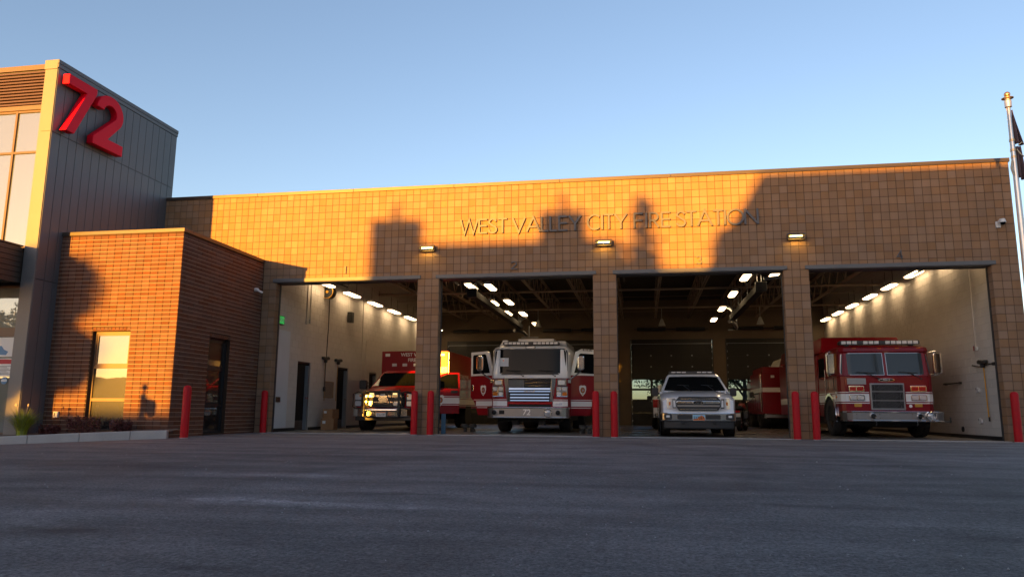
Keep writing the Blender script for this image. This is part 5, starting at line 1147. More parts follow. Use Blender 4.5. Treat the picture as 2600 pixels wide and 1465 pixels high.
    q = MB(); q.prism([(-0.93, 0.50), (-0.90, 0.10), (-0.5, 0.03), (0.5, 0.03), (0.90, 0.10), (0.93, 0.50)], 'z', 0.22, 0.42); q.build('valance', 'black_plastic', t, bevel=0.03)
    q = MB(); q.tube([(-0.42, 0.02, 0.40), (-0.42, -0.02, 0.36), (-0.36, -0.02, 0.36), (-0.36, 0.02, 0.40)], 0.016, 6); q.tube([(0.36, 0.02, 0.40), (0.36, -0.02, 0.36), (0.42, -0.02, 0.36), (0.42, 0.02, 0.40)], 0.016, 6); q.build('tow_hook', 'under', t)
    if plate:
        q = MB(); q.box(-0.155, 0.155, -0.016, -0.007, 0.435, 0.585); pl = q.build('licence_plate', 'plate_blue', t)
        q = MB(); q.prism([(-0.15, 0.44), (0.15, 0.44), (0.15, 0.50), (0.12, 0.545), (0.06, 0.575), (0.01, 0.53), (-0.05, 0.49), (-0.15, 0.475)], 'y', -0.0195, -0.0165); q.build('plate_picture', 'plate_orange', pl)
        text('plate_number', plate, 0.105, 'under', pl, (-0.005, -0.0205, 0.502), ext=0.0008, sx=0.85, bold=0.001)
    if num: text('fleet_number', num, 0.065, 'under', t, (-0.66, 0.30, 1.052), (R(72), 0, 0), 0.001, shear=0.2)
    q = MB(); q.box(-0.965, 0.965, 3.76, 5.71, 0.45, 1.16); q.build('bed', paint, t, bevel=0.02)
    q = MB(); q.box(-0.92, 0.92, 5.712, 5.85, 0.45, 0.62); q.build('rear_bumper', 'chrome', t, bevel=0.02)
    q = MB(); q.box(-0.78, 0.78, 5.711, 5.722, 0.68, 1.14); q.build('tailgate', paint, t, bevel=0.005)
    if lbar:
        lb = MB(); lb.prism(rr(0, 1.815, 1.30, 0.055, 0.02, 3), 'y', 2.45, 2.72); lb = lb.build('light_bar', 'steel_dark', t)
        for k in range(8):
            if k in (3, 4): continue
            q = MB(); q.box(-0.58+k*0.148, -0.58+k*0.148+0.12, 2.438, 2.449, 1.80, 1.83); q.build('light_module', 'lamp_clear', lb)
        q = MB(); q.box(-0.5, -0.42, 2.5, 2.65, 1.735, 1.786); q.box(0.42, 0.5, 2.5, 2.65, 1.735, 1.786); q.build('bar_foot', 'black_plastic', lb)
    return t
pickup((11.82, 0.55, 0), 0, 'white pickup truck with roof light bar facing out of bay 3', 'silver_white', '527267', '72579', True)
pickup((11.72, 14.5, 0), math.pi, 'white pickup showing its tail, parked behind the front pickup', 'white_paint', None, None, False)

# ---------------------------------------------------------------- ambulance
def ambulance():
    t = thing('ambulance', 'red ambulance with black grille guard parked beside the white wall', 'ambulance', (2.42, 2.55, 0))
    q = MB(); q.box(-0.8, 0.8, 0.3, 7.4, 0.34, 0.62); q.build('chassis', 'under', t)
    q = MB(); q.loft([ring8(0.88, 0.70, 1.20, 0.22, 0.22), ring8(0.98, 0.62, 1.24, 0.34, 0.20), ring8(1.0, 0.60, 1.34, 0.95, 0.20), ring8(1.0, 0.60, 1.45, 1.62, 0.18)]); q.build('hood', 'red_bright', t, smooth=38)
    q = MB(); q.box(-1.0, 1.0, 1.60, 3.1, 0.60, 1.42); q.build('cab_body', 'red_bright', t, bevel=0.03)
    q = MB(); q.loft([[(-0.97, 1.52, 1.415), (0.97, 1.52, 1.415), (0.97, 3.1, 1.415), (-0.97, 3.1, 1.415)], [(-0.78, 2.15, 1.92), (0.78, 2.15, 1.92), (0.80, 3.1, 1.92), (-0.80, 3.1, 1.92)], [(-0.70, 2.32, 1.99), (0.70, 2.32, 1.99), (0.72, 3.1, 1.99), (-0.72, 3.1, 1.99)]]); q.build('cab_roof', 'red_bright', t, bevel=0.04)
    f = lambda x, z: 1.52+(z-1.415)*1.248-0.05+x*x*0.05
    slab([(-0.88, 1.455), (-0.4, 1.445), (0.4, 1.445), (0.88, 1.455), (0.715, 1.895), (0.3, 1.905), (-0.3, 1.905), (-0.715, 1.895)], f, 0.01).build('windshield', 'car_glass', t)
    q = MB(); q.loft([[(-0.97+0.02, 1.95, 1.46), (-0.97+0.02, 2.9, 1.46), (-0.82, 2.85, 1.86), (-0.82, 2.25, 1.86)], [(-0.99, 1.95, 1.46), (-0.99, 2.9, 1.46), (-0.845, 2.85, 1.86), (-0.845, 2.25, 1.86)]]); q.build('side_window', 'car_glass', t)
    # front
    q = MB(); q.prism([(-0.66, 0.74), (0.66, 0.74), (0.68, 1.0), (0.62, 1.21), (-0.62, 1.21), (-0.68, 1.0)], 'y', 0.14, 0.24); gr = q.build('grille', 'under', t)
    q = MB()
    for i in range(9):
        for j in range(22):
            x = -0.60+j*0.057+(0.028 if i % 2 else 0); z = 0.785+i*0.048
            if abs(x) < 0.61: q.prism([(x-0.022, z), (x, z-0.016), (x+0.022, z), (x, z+0.016)], 'y', 0.128, 0.1395)
    stuff(q.build('grille_mesh', 'mesh_grille', gr))
    for z in (0.90, 1.08):
        q = MB(); q.prism(rr(0, z, 1.30, 0.06, 0.02, 3), 'y', 0.105, 0.127); q.build('grille_bar', 'chrome', gr)
    q = MB(); q.prism([(0.16*math.cos(k*math.pi/12), 0.99+0.07*math.sin(k*math.pi/12)) for k in range(24)], 'y', 0.085, 0.104); q.build('badge', 'chrome', gr)
    for x, z in ((-0.38, 1.15), (0.38, 1.15), (-0.02, 1.12)):
        q = MB(); q.box(x-0.07, x+0.07, 0.085, 0.104, z-0.028, z+0.028); q.build('grille_light', 'amber_lit' if x != -0.02 else 'lamp_clear', gr, bevel=0.006)
    for s_ in (-1, 1):
        q = MB(); q.cyl((s_*0.40, 0.09, 0.84), (s_*0.40, 0.127, 0.84), 0.07, n=18); q.build('spot_lamp', 'lens', t)
        q = MB(); q.box(min(s_*0.70, s_*0.97), max(s_*0.70, s_*0.97), 0.17, 0.33, 0.76, 1.18); hl = q.build('headlight', 'black_plastic', t, bevel=0.03)
        for z0, z1 in ((0.78, 0.93), (0.97, 1.15)):
            q = MB(); q.prism(rr(s_*0.845, (z0+z1)/2, 0.20, z1-z0, 0.03, 3), 'y', 0.155, 0.1695); q.build('lens', 'lens', hl)
        q = MB(); q.box(min(s_*0.74, s_*0.80), max(s_*0.74, s_*0.80), 0.148, 0.154, 1.06, 1.12); q.build('reflector', 'lamp_amber', hl)
        wheel(t, s_*0.86, 1.15, 0.42, 0.30, s_, 'brushed')
        q = MB(); q.cyl((s_*1.001, 1.15, 0.45), (s_*1.004, 1.15, 0.45), 0.50, n=32); q.build('wheel_arch', 'under', t)
        q = MB(); q.prism(rr(s_*1.24, 1.49, 0.24, 0.30, 0.05, 4), 'y', 1.50, 1.66); q.box(min(s_*0.98, s_*1.14), max(s_*0.98, s_*1.14), 1.56, 1.60, 1.44, 1.47); q.box(min(s_*0.98, s_*1.14), max(s_*0.98, s_*1.14), 1.56, 1.60, 1.54, 1.57); q.build('mirror', 'black_plastic', t, bevel=0.03)
    b = MB(); b.prism([(-1.0, 0.4), (-0.97, 0.10), (-0.8, 0.03), (0.8, 0.03), (0.97, 0.10), (1.0, 0.4)], 'z', 0.45, 0.71); b = b.build('bumper', 'chrome', t, bevel=0.02)
    q = MB(); q.prism([(-0.95, 0.5), (-0.92, 0.14), (0.92, 0.14), (0.95, 0.5)], 'z', 0.33, 0.448); q.build('valance', 'black_plastic', t, bevel=0.02)
    # grille guard
    q = MB()
    for s_ in (-1, 1): q.tube([(s_*0.55, 0.0, 0.43), (s_*0.555, -0.06, 0.55), (s_*0.56, -0.06, 1.05), (s_*0.545, 0.0, 1.22), (s_*0.54, 0.06, 1.26)], 0.035, 8)
    for z, y in ((1.225, 0.0), (0.45, -0.02), (0.76, -0.07)): q.cyl((-0.55, y, z), (0.55, y, z), 0.026, n=10)
    q.tube([(-0.16, -0.05, 1.22), (-0.30, -0.07, 0.77)], 0.014, 6); q.tube([(0.16, -0.05, 1.22), (0.30, -0.07, 0.77)], 0.014, 6)
    for s_ in (-1, 1):
        q.tube([(s_*0.56, -0.05, 1.18), (s_*0.80, 0.02, 1.21), (s_*0.99, 0.12, 1.15), (s_*1.0, 0.12, 0.75), (s_*0.85, 0.05, 0.70), (s_*0.56, -0.05, 0.72)], 0.022, 8)
    q.build('grille_guard', 'black_plastic', t, smooth=45)
    q = MB(); q.cyl((-0.50, -0.045, 0.66), (0.50, -0.045, 0.66), 0.045, n=14); q.build('winch_bar', 'chrome', t, smooth=45)
    q = MB(); q.box(-0.155, 0.155, -0.075, -0.066, 0.455, 0.605); pl = q.build('licence_plate', 'white_decal', t)
    q = MB(); q.box(-0.15, 0.15, -0.0785, -0.0755, 0.57, 0.60); q.build('plate_picture', 'plate_orange', pl)
    text('plate_number', '216130', 0.10, 'under', pl, (0, -0.0785, 0.512), ext=0.0008, sx=0.85)
    # box
    q = MB(); q.box(-1.14, 1.30, 2.98, 7.6, 0.75, 2.72); bx = q.build('patient_box', 'red_paint', t, bevel=0.02)
    q = MB(); q.box(-1.45, -1.142, 3.9, 7.4, 0.8, 2.36); q.build('box_locker', 'red_paint', t, bevel=0.02)
    text('lettering', 'WEST VALLEY', 0.165, 'white_decal', bx, (0.08, 2.976, 2.585), ext=0.002, bold=0.003)
    text('lettering', 'FIRE', 0.165, 'white_decal', bx, (-0.02, 2.976, 2.40), ext=0.002, bold=0.003)
    for x, z, m_ in ((-0.92, 2.58, 'lamp_clear'), (1.10, 2.58, 'lamp_clear'), (-0.66, 2.23, 'lamp_clear'), (-0.28, 2.23, 'lamp_clear'), (0.12, 2.23, 'lamp_clear'), (0.50, 2.23, 'lamp_clear')):
        q = MB(); q.box(x-0.085, x+0.085, 2.955, 2.979, z-0.05, z+0.05); q.build('box_light', m_, bx, bevel=0.012)
    q = MB(); q.box(0.80, 1.28, 2.972, 2.979, 1.95, 2.16); nb = q.build('unit_plate', 'white_decal', bx)
    text('unit_number', 'A-72', 0.20, 'lamp_red', nb, (1.06, 2.969, 2.055), ext=0.001, bold=0.002)
    q = MB(); q.box(1.301, 1.312, 2.99, 3.05, 0.8, 2.66); q.build('corner_trim', 'brushed', bx)
    for z0, z1 in ((1.105, 1.125), (0.88, 1.075), (0.83, 0.85)):
        q = MB(); q.box(1.301, 1.304, 3.1, 7.5, z0, z1); q.build('stripe', 'white_decal', bx)
    text('lettering', 'WEST VALLEY FIRE', 0.2, 'white_decal', bx, (1.303, 5.2, 1.9), (R(90), 0, R(90)), 0.001)
    for s_ in (-1, 1): wheel(t, 0.08+s_*0.98, 6.1, 0.42, 0.45, s_, 'chrome')
    q = MB(); q.cyl((1.3005, 6.1, 0.5), (1.303, 6.1, 0.5), 0.52, n=30); q.build('wheel_arch', 'under', bx)
    # open front door
    d = empty('door', (1.0, 1.62, 0), R(22), t)
    q = MB(); q.prism([(0.0, 0.62), (0.12, 0.55), (1.04, 0.55), (1.05, 1.36), (0.0, 1.40)], 'y', 0.0, 0.10); q.build('door_skin', 'red_paint', d, bevel=0.02)
    q = MB(); q.ribbon([(0.04, 1.38), (0.42, 1.80), (0.60, 1.87), (1.0, 1.88), (1.03, 1.37)], 0.055, 0.02, 0.08); q.build('window_frame', 'red_paint', d)
    q = MB(); q.prism([(0.09, 1.39), (0.44, 1.775), (0.61, 1.84), (0.975, 1.85), (1.0, 1.385)], 'y', 0.045, 0.052); q.build('window', 'car_glass', d)
    shield(d, 0.40, -0.001, 0.98, 0.36, 0.85)
    q = MB(); q.prism(rr(0.86, 1.27, 0.22, 0.09, 0.03, 3), 'y', -0.022, 0.0); q.build('handle', 'black_plastic', d)
    for z0, z1 in ((1.105, 1.125), (0.88, 1.075), (0.83, 0.85)):
        q = MB(); q.box(0.02, 1.04, -0.0006, 0.0, z0, z1); q.v = [(x, y-0.0012, z) for x, y, z in q.v]; q.build('stripe', 'white_decal', d)
    return t
ambulance()

# ---------------------------------------------------------------- older red truck at the back of bay 4
def rescue():
    t = thing('rescue_truck', 'dim red rescue truck with lockers parked deep behind the all red engine', 'fire truck', (16.40, 12.1, 0))
    q = MB(); q.box(-0.9, 0.9, 0.3, 5.7, 0.32, 0.62); q.build('chassis', 'under', t)
    q = MB(); q.box(-1.2, 1.2, 0.25, 3.6, 0.6, 2.32); q.build('body', 'maroon', t, bevel=0.02)
    q = MB(); q.box(-1.1, 1.1, 0.7, 3.4, 2.322, 2.55); q.build('roof_locker', 'maroon', t, bevel=0.03)
    q = MB(); q.loft([[(-0.4, 1.3, 2.56), (1.1, 1.3, 2.56), (1.1, 3.4, 2.56), (-0.4, 3.4, 2.56)], [(-0.2, 1.5, 2.95), (1.0, 1.5, 2.95), (1.0, 3.3, 2.95), (-0.2, 3.3, 2.95)]]); q.build('hose_cover', 'curtain', t, bevel=0.04)
    q = MB(); q.box(-1.1, 1.1, 3.61, 5.6, 0.6, 2.1); q.build('cab', 'maroon', t, bevel=0.08)
    for k, (a, b) in enumerate(((-1.12, -0.42), (-0.36, 0.36), (0.42, 1.12))):
        q = MB(); q.box(a, b, 0.235, 0.249, 0.75, 1.45); q.build('locker_door', 'brushed' if k == 1 else 'maroon', t, bevel=0.006)
        q = MB(); q.box(a, b, 0.235, 0.249, 1.72, 2.22); q.build('locker_door', 'maroon', t, bevel=0.006)
        q = MB(); q.box((a+b)/2-0.07, (a+b)/2+0.07, 0.215, 0.234, 2.08, 2.18); q.build('rear_lamp', 'lamp_clear' if k == 0 else 'lamp_red', t, bevel=0.006)
    q = MB(); q.box(-1.2, 1.2, 0.242, 0.2495, 1.50, 1.68); q.build('stripe', 'white_decal', t)
    for k in range(5):
        y = 0.4+k*0.62; q = MB(); q.box(-1.215, -1.201, y, y+0.55, 0.78, 1.45 if k != 2 else 1.1); q.build('side_locker', 'maroon', t, bevel=0.006)
    q = MB(); q.box(-1.206, -1.2005, 0.3, 3.55, 1.50, 1.68); q.build('side_stripe', 'white_decal', t)
    b = bumper(t, 1.18, 0.24, 0.45, 0.62, 'brushed', 0.08)
    q = MB(); q.tube([(-1.2, 1.2, 1.46), (-1.42, 1.15, 1.42)], 0.02, 8); q.prism(rr(-1.50, 1.40, 0.18, 0.24, 0.05, 4), 'y', 1.1, 1.2); q.build('mirror', 'black_plastic', t)
    q = MB(); q.tube([(-1.25, 0.26, 0.7), (-1.25, 0.26, 2.2)], 0.016, 8); q.build('grab_handle', 'chrome', t)
    for s_ in (-1, 1): wheel(t, s_*0.93, 1.6, 0.48, 0.45, s_, 'chrome'); wheel(t, s_*0.93, 4.8, 0.48, 0.32, s_, 'chrome')
rescue()

# ---------------------------------------------------------------- motorcycle
def motorcycle():
    t = thing('motorcycle', 'dark motorcycle seen from behind to the right of the pickup', 'motorcycle', (13.72, 8.3, 0), R(-14))
    def mw(y, r):
        q = MB(); q.lathe([(r*0.66, -0.07), (r*0.86, -0.085), (r, -0.045), (r, 0.045), (r*0.86, 0.085), (r*0.66, 0.07)], (0, y, r+0.012), (1, 0, 0), n=28); wh = q.build('wheel', 'rubber', t, smooth=40)
        q = MB(); q.lathe([(r*0.66, 0.06), (r*0.6, 0.03), (r*0.12, 0.05), (r*0.12, -0.05), (r*0.6, -0.03), (r*0.66, -0.06)], (0, y, r+0.012), (1, 0, 0), n=24); q.build('rim', 'chrome', wh, smooth=40)
    mw(0.35, 0.33); mw(1.90, 0.33)
    q = MB(); q.loft([[(x*0.11, 0.35-0.40*math.cos(a), 0.345+0.40*math.sin(a)) for x in (-1, 1)]+[(x*0.11, 0.35-0.37*math.cos(a), 0.345+0.37*math.sin(a)) for x in (1, -1)] for a in [R(v) for v in range(5, 150, 12)]]); q.build('fender', 'black_plastic', t, smooth=40)
    q = MB(); q.loft([[(-0.13, 0.15, 0.80), (0.13, 0.15, 0.80), (0.12, 0.15, 0.90), (-0.12, 0.15, 0.90)], [(-0.17, 0.5, 0.74), (0.17, 0.5, 0.74), (0.15, 0.5, 0.86), (-0.15, 0.5, 0.86)], [(-0.12, 1.0, 0.74), (0.12, 1.0, 0.74), (0.10, 1.0, 0.83), (-0.10, 1.0, 0.83)]]); q.build('seat', 'rubber', t, bevel=0.03)
    q = MB(); q.loft([[(-0.09, 0.95, 0.80), (0.09, 0.95, 0.80), (0.06, 0.95, 0.88), (-0.06, 0.95, 0.88)], [(-0.16, 1.25, 0.78), (0.16, 1.25, 0.78), (0.12, 1.25, 1.0), (-0.12, 1.25, 1.0)], [(-0.11, 1.52, 0.82), (0.11, 1.52, 0.82), (0.08, 1.52, 0.99), (-0.08, 1.52, 0.99)]]); q.build('fuel_tank', 'maroon', t, bevel=0.03)
    q = MB(); q.tube([(0, 1.90, 0.345), (0, 1.62, 0.98)], 0.04, 8); q.tube([(0, 0.35, 0.345), (0, 0.9, 0.45), (0, 1.5, 0.75)], 0.04, 8); q.box(-0.18, 0.18, 0.85, 1.4, 0.30, 0.72); q.build('frame', 'steel_dark', t, bevel=0.02)
    q = MB(); q.tube([(-0.42, 1.42, 1.05), (-0.25, 1.58, 1.08), (0, 1.62, 1.02), (0.25, 1.58, 1.08), (0.42, 1.42, 1.05)], 0.018, 8); q.build('handlebar', 'chrome', t)
    for s_ in (-1, 1):
        q = MB(); q.box(min(s_*0.16, s_*0.36), max(s_*0.16, s_*0.36), 0.05, 0.62, 0.42, 0.72); q.build('pannier', 'black_plastic', t, bevel=0.04)
        q = MB(); q.tube([(s_*0.2, 1.2, 0.30), (s_*0.24, 0.7, 0.24), (s_*0.25, 0.05, 0.26)], [0.03, 0.045, 0.05], 10); q.build('exhaust', 'chrome', t, smooth=45)
        q = MB(); q.tube([(s_*0.3, 1.5, 1.08), (s_*0.38, 1.48, 1.2)], 0.008, 6); q.sphere((s_*0.42, 1.47, 1.23), 0.05, sz=0.6); q.build('mirror', 'black_plastic', t)
    q = MB(); q.box(-0.08, 0.08, -0.07, -0.03, 0.66, 0.73); q.build('tail_lamp', 'lamp_red', t)
    q = MB(); q.box(-0.10, 0.10, -0.085, -0.075, 0.50, 0.63); q.build('licence_plate', 'white_decal', t)
motorcycle()

# ---------------------------------------------------------------- small things on the bay floor
def boots(x, y, rz_, lab):
    for s_ in (-1, 1):
        t = thing('turnout_boot', ('left boot, ' if s_ < 0 else 'right boot, ')+lab, 'boot', (x+s_*0.11*math.cos(rz_), y+s_*0.11*math.sin(rz_), 0.012), rz_+s_*0.15, 'pairs of turnout boots on the bay floor')
        q = MB(); q.loft([[(a*0.05, -0.20+b*0.0, 0.0) if False else (dx, dy, z) for dx, dy in rr(0, cy, w_, l_, min(w_, l_)*0.45, 3)] for z, cy, w_, l_ in ((0.0, -0.06, 0.11, 0.30), (0.06, -0.05, 0.11, 0.28), (0.10, 0.0, 0.105, 0.19), (0.15, 0.03, 0.11, 0.13), (0.22, 0.03, 0.13, 0.15))]); q.build('upper', 'boot', t, smooth=50)
        q = MB(); q.loft([[(dx, dy, z) for dx, dy in rr(0.01, 0.03, 0.25, 0.24, 0.11, 4)] for z in (0.13,)]+[[(dx, dy, 0.19) for dx, dy in rr(0.02*s_, 0.03, 0.26, 0.22, 0.10, 4)]]+[[(dx, dy, 0.24) for dx, dy in rr(0.03*s_, 0.02, 0.18, 0.15, 0.07, 4)]]); q.build('trouser_roll', 'boot', t, smooth=60)
boots(5.05, 3.15, 0.4, 'dark with rolled trousers, between ambulance and white and red engine')
boots(8.72, 2.75, -0.2, 'dark with rolled trousers, under the engine door by the pickup pier')
t = thing('blue_panel', 'narrow blue board standing behind the pier by the ambulance', 'board', (5.02, 0.42, 0.012))
q = MB(); q.box(-0.10, 0.02, -0.02, 0.02, 0, 0.55); q.build('sheet', 'blue_bin', t); q = MB(); q.box(-0.12, 0.04, -0.05, 0.05, 0, 0.02); q.build('foot', 'steel_dark', t)
# ---------------------------------------------------------------- trees and neighbours
def tree(name, label, loc, h, crown, n, leaf, mat, dens=1.0, group=None, bare=False):
    t = thing(name, label, 'tree', loc, rnd.uniform(0, 6), group)
    q = MB(); th = h*0.42; lean = rnd.uniform(-0.25, 0.25)
    q.tube([(0, 0, -0.3), (0.05*lean, 0, th*0.4), (lean*0.5, 0.1*lean, th), (lean*0.8, 0.2*lean, h*0.78)], [h*0.035, h*0.028, h*0.020, h*0.006], 9)
    tips = []
    for k in range(13):
        a = rnd.uniform(0, 6.28); z0 = h*rnd.uniform(0.28, 0.62); L = crown*rnd.uniform(0.55, 0.95); z1 = z0+h*rnd.uniform(0.08, 0.30)
        mid = (math.cos(a)*L*0.5, math.sin(a)*L*0.5, (z0+z1)/2+0.04*h); tip = (math.cos(a)*L, math.sin(a)*L, z1)
        q.tube([(lean*0.3, 0, z0), mid, tip], [h*0.012, h*0.008, h*0.003], 6); tips += [mid, tip]
        for j in range(2):
            b = a+rnd.uniform(-1, 1); tp = (mid[0]+math.cos(b)*L*0.45, mid[1]+math.sin(b)*L*0.45, mid[2]+h*rnd.uniform(0.02, 0.16)); q.tube([mid, tp], [h*0.006, h*0.002], 5); tips.append(tp)
    q.build('trunk', 'bark', t, smooth=50)
    q = MB(); tips.append((lean*0.8, 0, h*0.82)); tips.append((0, 0, h*0.9)); per = int(n/len(tips))
    for tp in tips:
        r_ = crown*rnd.uniform(0.22, 0.42); leaf_cloud(q, tp, (r_, r_, r_*0.75), int(per*(0.25 if bare else 1)), leaf, 0.15)
    q.build('crown', mat, t)
    return t
def conifer(label, loc, h, wd, n):
    t = thing('pine_tree', label, 'tree', loc)
    q = MB(); q.tube([(0, 0, -0.3), (0, 0, h*0.5), (0, 0, h)], [0.16, 0.10, 0.02], 8)
    q2 = MB()
    for k in range(46):
        f = k/46; z = 0.8+(h-0.9)*f; L = wd*(1-f)**0.8*rnd.uniform(0.6, 1.1)+0.06; a = k*2.4+rnd.uniform(-.3, .3)
        tip = (math.cos(a)*L, math.sin(a)*L, z-0.15*L); q.tube([(0, 0, z), tip], [0.025, 0.008], 5)
        for j in range(5): u_ = (j+1)/5; leaf_cloud(q2, (tip[0]*u_, tip[1]*u_, z-0.15*L*u_), (0.22, 0.22, 0.12), int(n/230), 0.07, 0.0)
    q.build('trunk', 'bark', t); q2.build('crown', 'leaf_dark', t)
# loose grit on the yard
q = MB()
for k in range(420):
    y = -18.2+rnd.random()**1.6*16; x = rnd.uniform(10.4-0.95*(y+20.5)-1, 10.4+0.62*(y+20.5)+1); s_ = rnd.uniform(0.003, 0.009)*(1+0.5*(rnd.random() > 0.9))
    if x < 0.6 and y > -9: continue
    z = gz(x, y)+s_*0.4; d = [rnd.uniform(0.6, 1.3)*s_ for _ in range(6)]
    q.add([(x+d[0], y, z), (x, y+d[1], z), (x-d[2], y, z), (x, y-d[3], z), (x, y, z+d[4]*0.8), (x, y, z-d[5]*0.8)], [(0, 1, 4), (1, 2, 4), (2, 3, 4), (3, 0, 4), (1, 0, 5), (2, 1, 5), (3, 2, 5), (0, 3, 5)])
tag(stuff(q.build('loose_grit', 'concrete')), 'pale loose grit scattered over the dark asphalt yard', 'grit')
# behind the hall, seen through the door panes
tree('maple_tree', 'bushy yellow green tree behind the hall, seen left of the pickup roof', (12.35, 30, -0.5), 6.4, 2.3, 9000, 0.10, 'leaf_green')
tree('maple_tree', 'green tree behind the hall, seen through the panes beside the motorcycle', (16.6, 29, -0.5), 6.2, 2.2, 8000, 0.10, 'leaf_green')
tree('bare_tree', 'thin branched tree behind the hall beside the dim rescue truck', (18.6, 27.0, -0.5), 6.0, 1.6, 4200, 0.06, 'leaf_dark', bare=True)
tree('shade_tree', 'tree outside the back door of the ambulance bay', (5.0, 32, -0.5), 7.0, 2.6, 5000, 0.12, 'leaf_green')

# across the street, behind the camera: unseen, shaped to shade the lower facade and darken reflections
YC = -32.0
def house(name, label, x0, x1, y0, y1, eave, ridge, mat, chim=()):
    t = thing(name, label, 'house', (0, 0, 0), group=None)
    q = MB(); q.box(x0+0.3, x1-0.3, y0+0.3, y1-0.3, -0.4, eave); wl = q.build('wall', mat, t)
    q = MB(); ym = (y0+y1)/2
    q.loft([[(x0, y0, eave-0.05), (x0, ym, ridge), (x0, y1, eave-0.05), (x0, y1, eave-0.2), (x0, ym, ridge-0.15), (x0, y0, eave-0.2)], [(x1, y0, eave-0.05), (x1, ym, ridge), (x1, y1, eave-0.05), (x1, y1, eave-0.2), (x1, ym, ridge-0.15), (x1, y0, eave-0.2)]]); rf = q.build('roof', 'house_roof', t)
    q = MB(); q.prism([(y0+0.3, eave), (ym, ridge-0.1), (y1-0.3, eave)], 'x', x0+0.3, x1-0.3); q.build('gable', mat, t)
    for a, b, top_ in chim:
        q = MB(); q.box(a, b, ym-0.5, ym+0.5, -0.3, top_); c = q.build('chimney', 'house_brick', rf)
        q = MB(); q.cyl(((a+b)/2, ym, top_), ((a+b)/2, ym, top_+0.48), 0.085, n=12); q.build('flue', 'steel_dark', c)
    n = int((x1-x0)/2.2)
    for i in range(n):
        xc = x0+(x1-x0)*(i+0.5)/n
        for z in ((1.0,) if eave < 4.5 else (1.0, 3.9)):
            w_ = MB(); w_.box(xc-0.55, xc+0.55, y1-0.30, y1-0.25, z, z+1.3); w_ = w_.build('window', 'white_plastic', wl)
            g = MB(); g.box(xc-0.48, xc+0.48, y1-0.25, y1-0.24, z+0.08, z+1.22); g.build('pane', 'window_dark', w_)
OX, OZ = 11.02, 2.21            # how far the light drifts sideways and down on its way to the facade
house('neighbour_house', 'brick house with tall chimneys across the street', 4.04-OX-0.6, 9.6-OX, -36, -29, 5.6, 5.30+OZ, 'house_brick', ((2.80-OX, 4.04-OX, 6.02+OZ), (7.69-OX, 8.66-OX, 6.10+OZ)))  # chimneys and ridge shaped to cast the stepped shadows on the facade
house('neighbour_house', 'two storey house across the street beyond the gap', 13.5-OX, 20.6-OX, -36.5, -28, 6.4, 6.90+OZ, 'house_wall', ())
house('shade_garage', 'unseen low garage added in the gap between the two houses', 11.2-OX, 12.7-OX, -35, -29, 3.6, 4.35+OZ, 'house_wall', ())  # garage added so its roof closes the gap to low sun
house('neighbour_house', 'long low house across the street beside the two storey house', 13.0, 24.0, -38, -30, 3.4, 6.4, 'house_wall', ())
house('neighbour_house', 'brick house at the far corner across the street', 29.0, 43.0, -40, -31, 5.4, 8.2, 'house_brick', ((33.0, 34.0, 9.2),))
for i_, (x_, y_, h_, c_) in enumerate(((11.3, -31, 7.5, 2.2), (26.5, -34, 8.5, 2.8), (20, -46, 10.5, 3.6), (34, -50, 11, 3.8), (47, -38, 9, 3.2), (-27, -46, 9.5, 3.5), (-38, -40, 9, 3.4))):
    tree('street_tree', 'leafy tree across the street ' + ('between the two storey house and the long low house', 'between the long low house and the corner house', 'rising behind the long low house', 'rising behind the corner house', 'past the corner house', 'far along the garden wall', 'at the far end of the garden wall')[i_], (x_, y_, 0), h_, c_, 6000, 0.2, 'leaf_dark')
conifer('dark pine standing between the houses across the street', (10.5-OX, YC, 0), 6.5+OZ, 1.5, 14000)
tree('street_tree', 'round leafed tree beside the dark pine across the street', (10.75-OX, YC+0.8, 0), 5.6+OZ-0.1, 1.0, 9000, 0.12, 'leaf_dark')
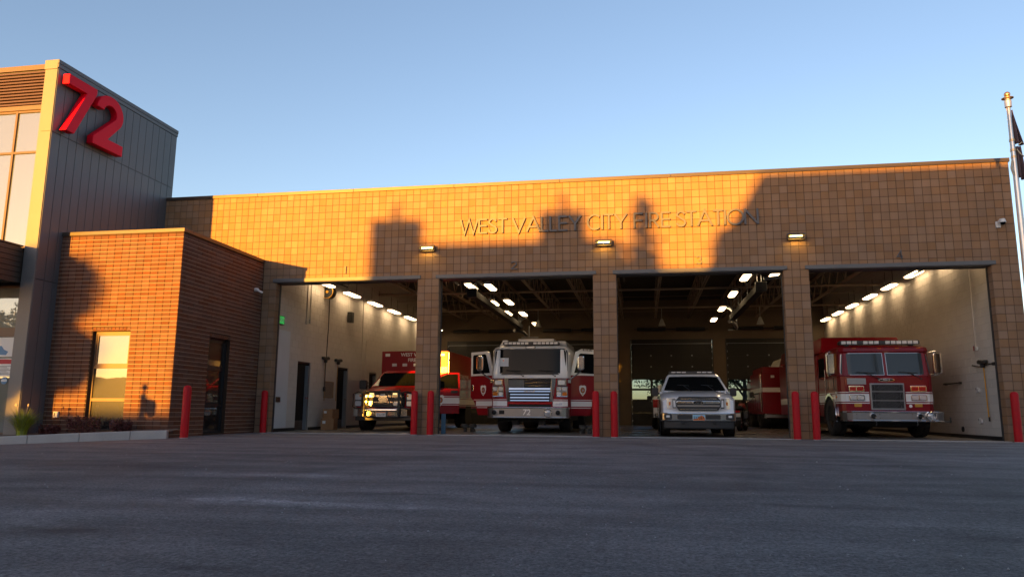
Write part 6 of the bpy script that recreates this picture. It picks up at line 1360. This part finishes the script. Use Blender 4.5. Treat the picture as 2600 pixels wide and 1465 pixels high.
tree('street_tree', 'dense tree at the near end of the two storey house', (13.55-OX, YC, 0), 6.75+OZ, 1.15, 12000, 0.12, 'leaf_dark')
tree('street_tree', 'broad tree across the street at the end of the long wall', (-14.9, -32.5, 0), 6.4, 2.5, 22000, 0.15, 'leaf_dark')
tree('street_tree', 'tall dark tree far behind the neighbour houses', (-11.5, -78, 0), 7.4, 3.0, 9000, 0.18, 'leaf_dark')
fn = thing('shade_wall', 'unseen long garden wall added across the street to block low sun', 'wall')  # unseen wall added to keep low sun off the yard and annex base
for k in range(24):
    q = MB(); q.box(-48+4*k+0.01, -44+4*k-0.01, -38.0, -37.8, -0.3, 2.92); q.build('wall_bay', 'fence_block', fn)
hg = thing('shade_hedge', 'unseen tall hedge added left of the brick house to block sun', 'hedge', (-9.1, -32.2, 0))  # unseen hedge added to shade the ambulance grille
q = MB(); q.box(-0.85, 0.9, -0.5, 0.5, -0.3, 3.75); q.build('inner_mass', 'leaf_dark', hg)
q = MB(); leaf_cloud(q, (0, 0, 1.8), (1.0, 0.75, 2.15), 4500, 0.10, 0.3)
for k in range(40): leaf_cloud(q, (rnd.uniform(-0.8, 0.85), rnd.uniform(-.4, .4), 3.8), (0.25, 0.25, 0.2), 40, 0.08, 0.0)
q.build('leaf_cover', 'leaf_dark', hg)
sp_ = thing('shadow_post', 'unseen post with ball and panel added to cast the annex shadow', 'shadow caster', (-3.55, -10.9, gz(-3.55, -10.9)))  # unseen post made up to cast the figure-like shadow on the annex
q = MB(); q.cyl((0, 0, -0.2), (0, 0, 1.62), 0.075, 0.07, n=14); q.build('post', 'steel_dark', sp_)
q = MB(); q.sphere((0.02, 0, 1.78), 0.075); q.cyl((0.02, 0, 1.6), (0.02, 0, 1.75), 0.03, n=8); q.build('finial', 'steel_dark', sp_)
q = MB(); q.prism([(0.06, 1.24), (0.20, 1.12), (0.34, 1.16), (0.36, 1.40), (0.30, 1.48), (0.06, 1.54)], 'y', -0.02, 0.02); q.build('panel', 'lintel', sp_)
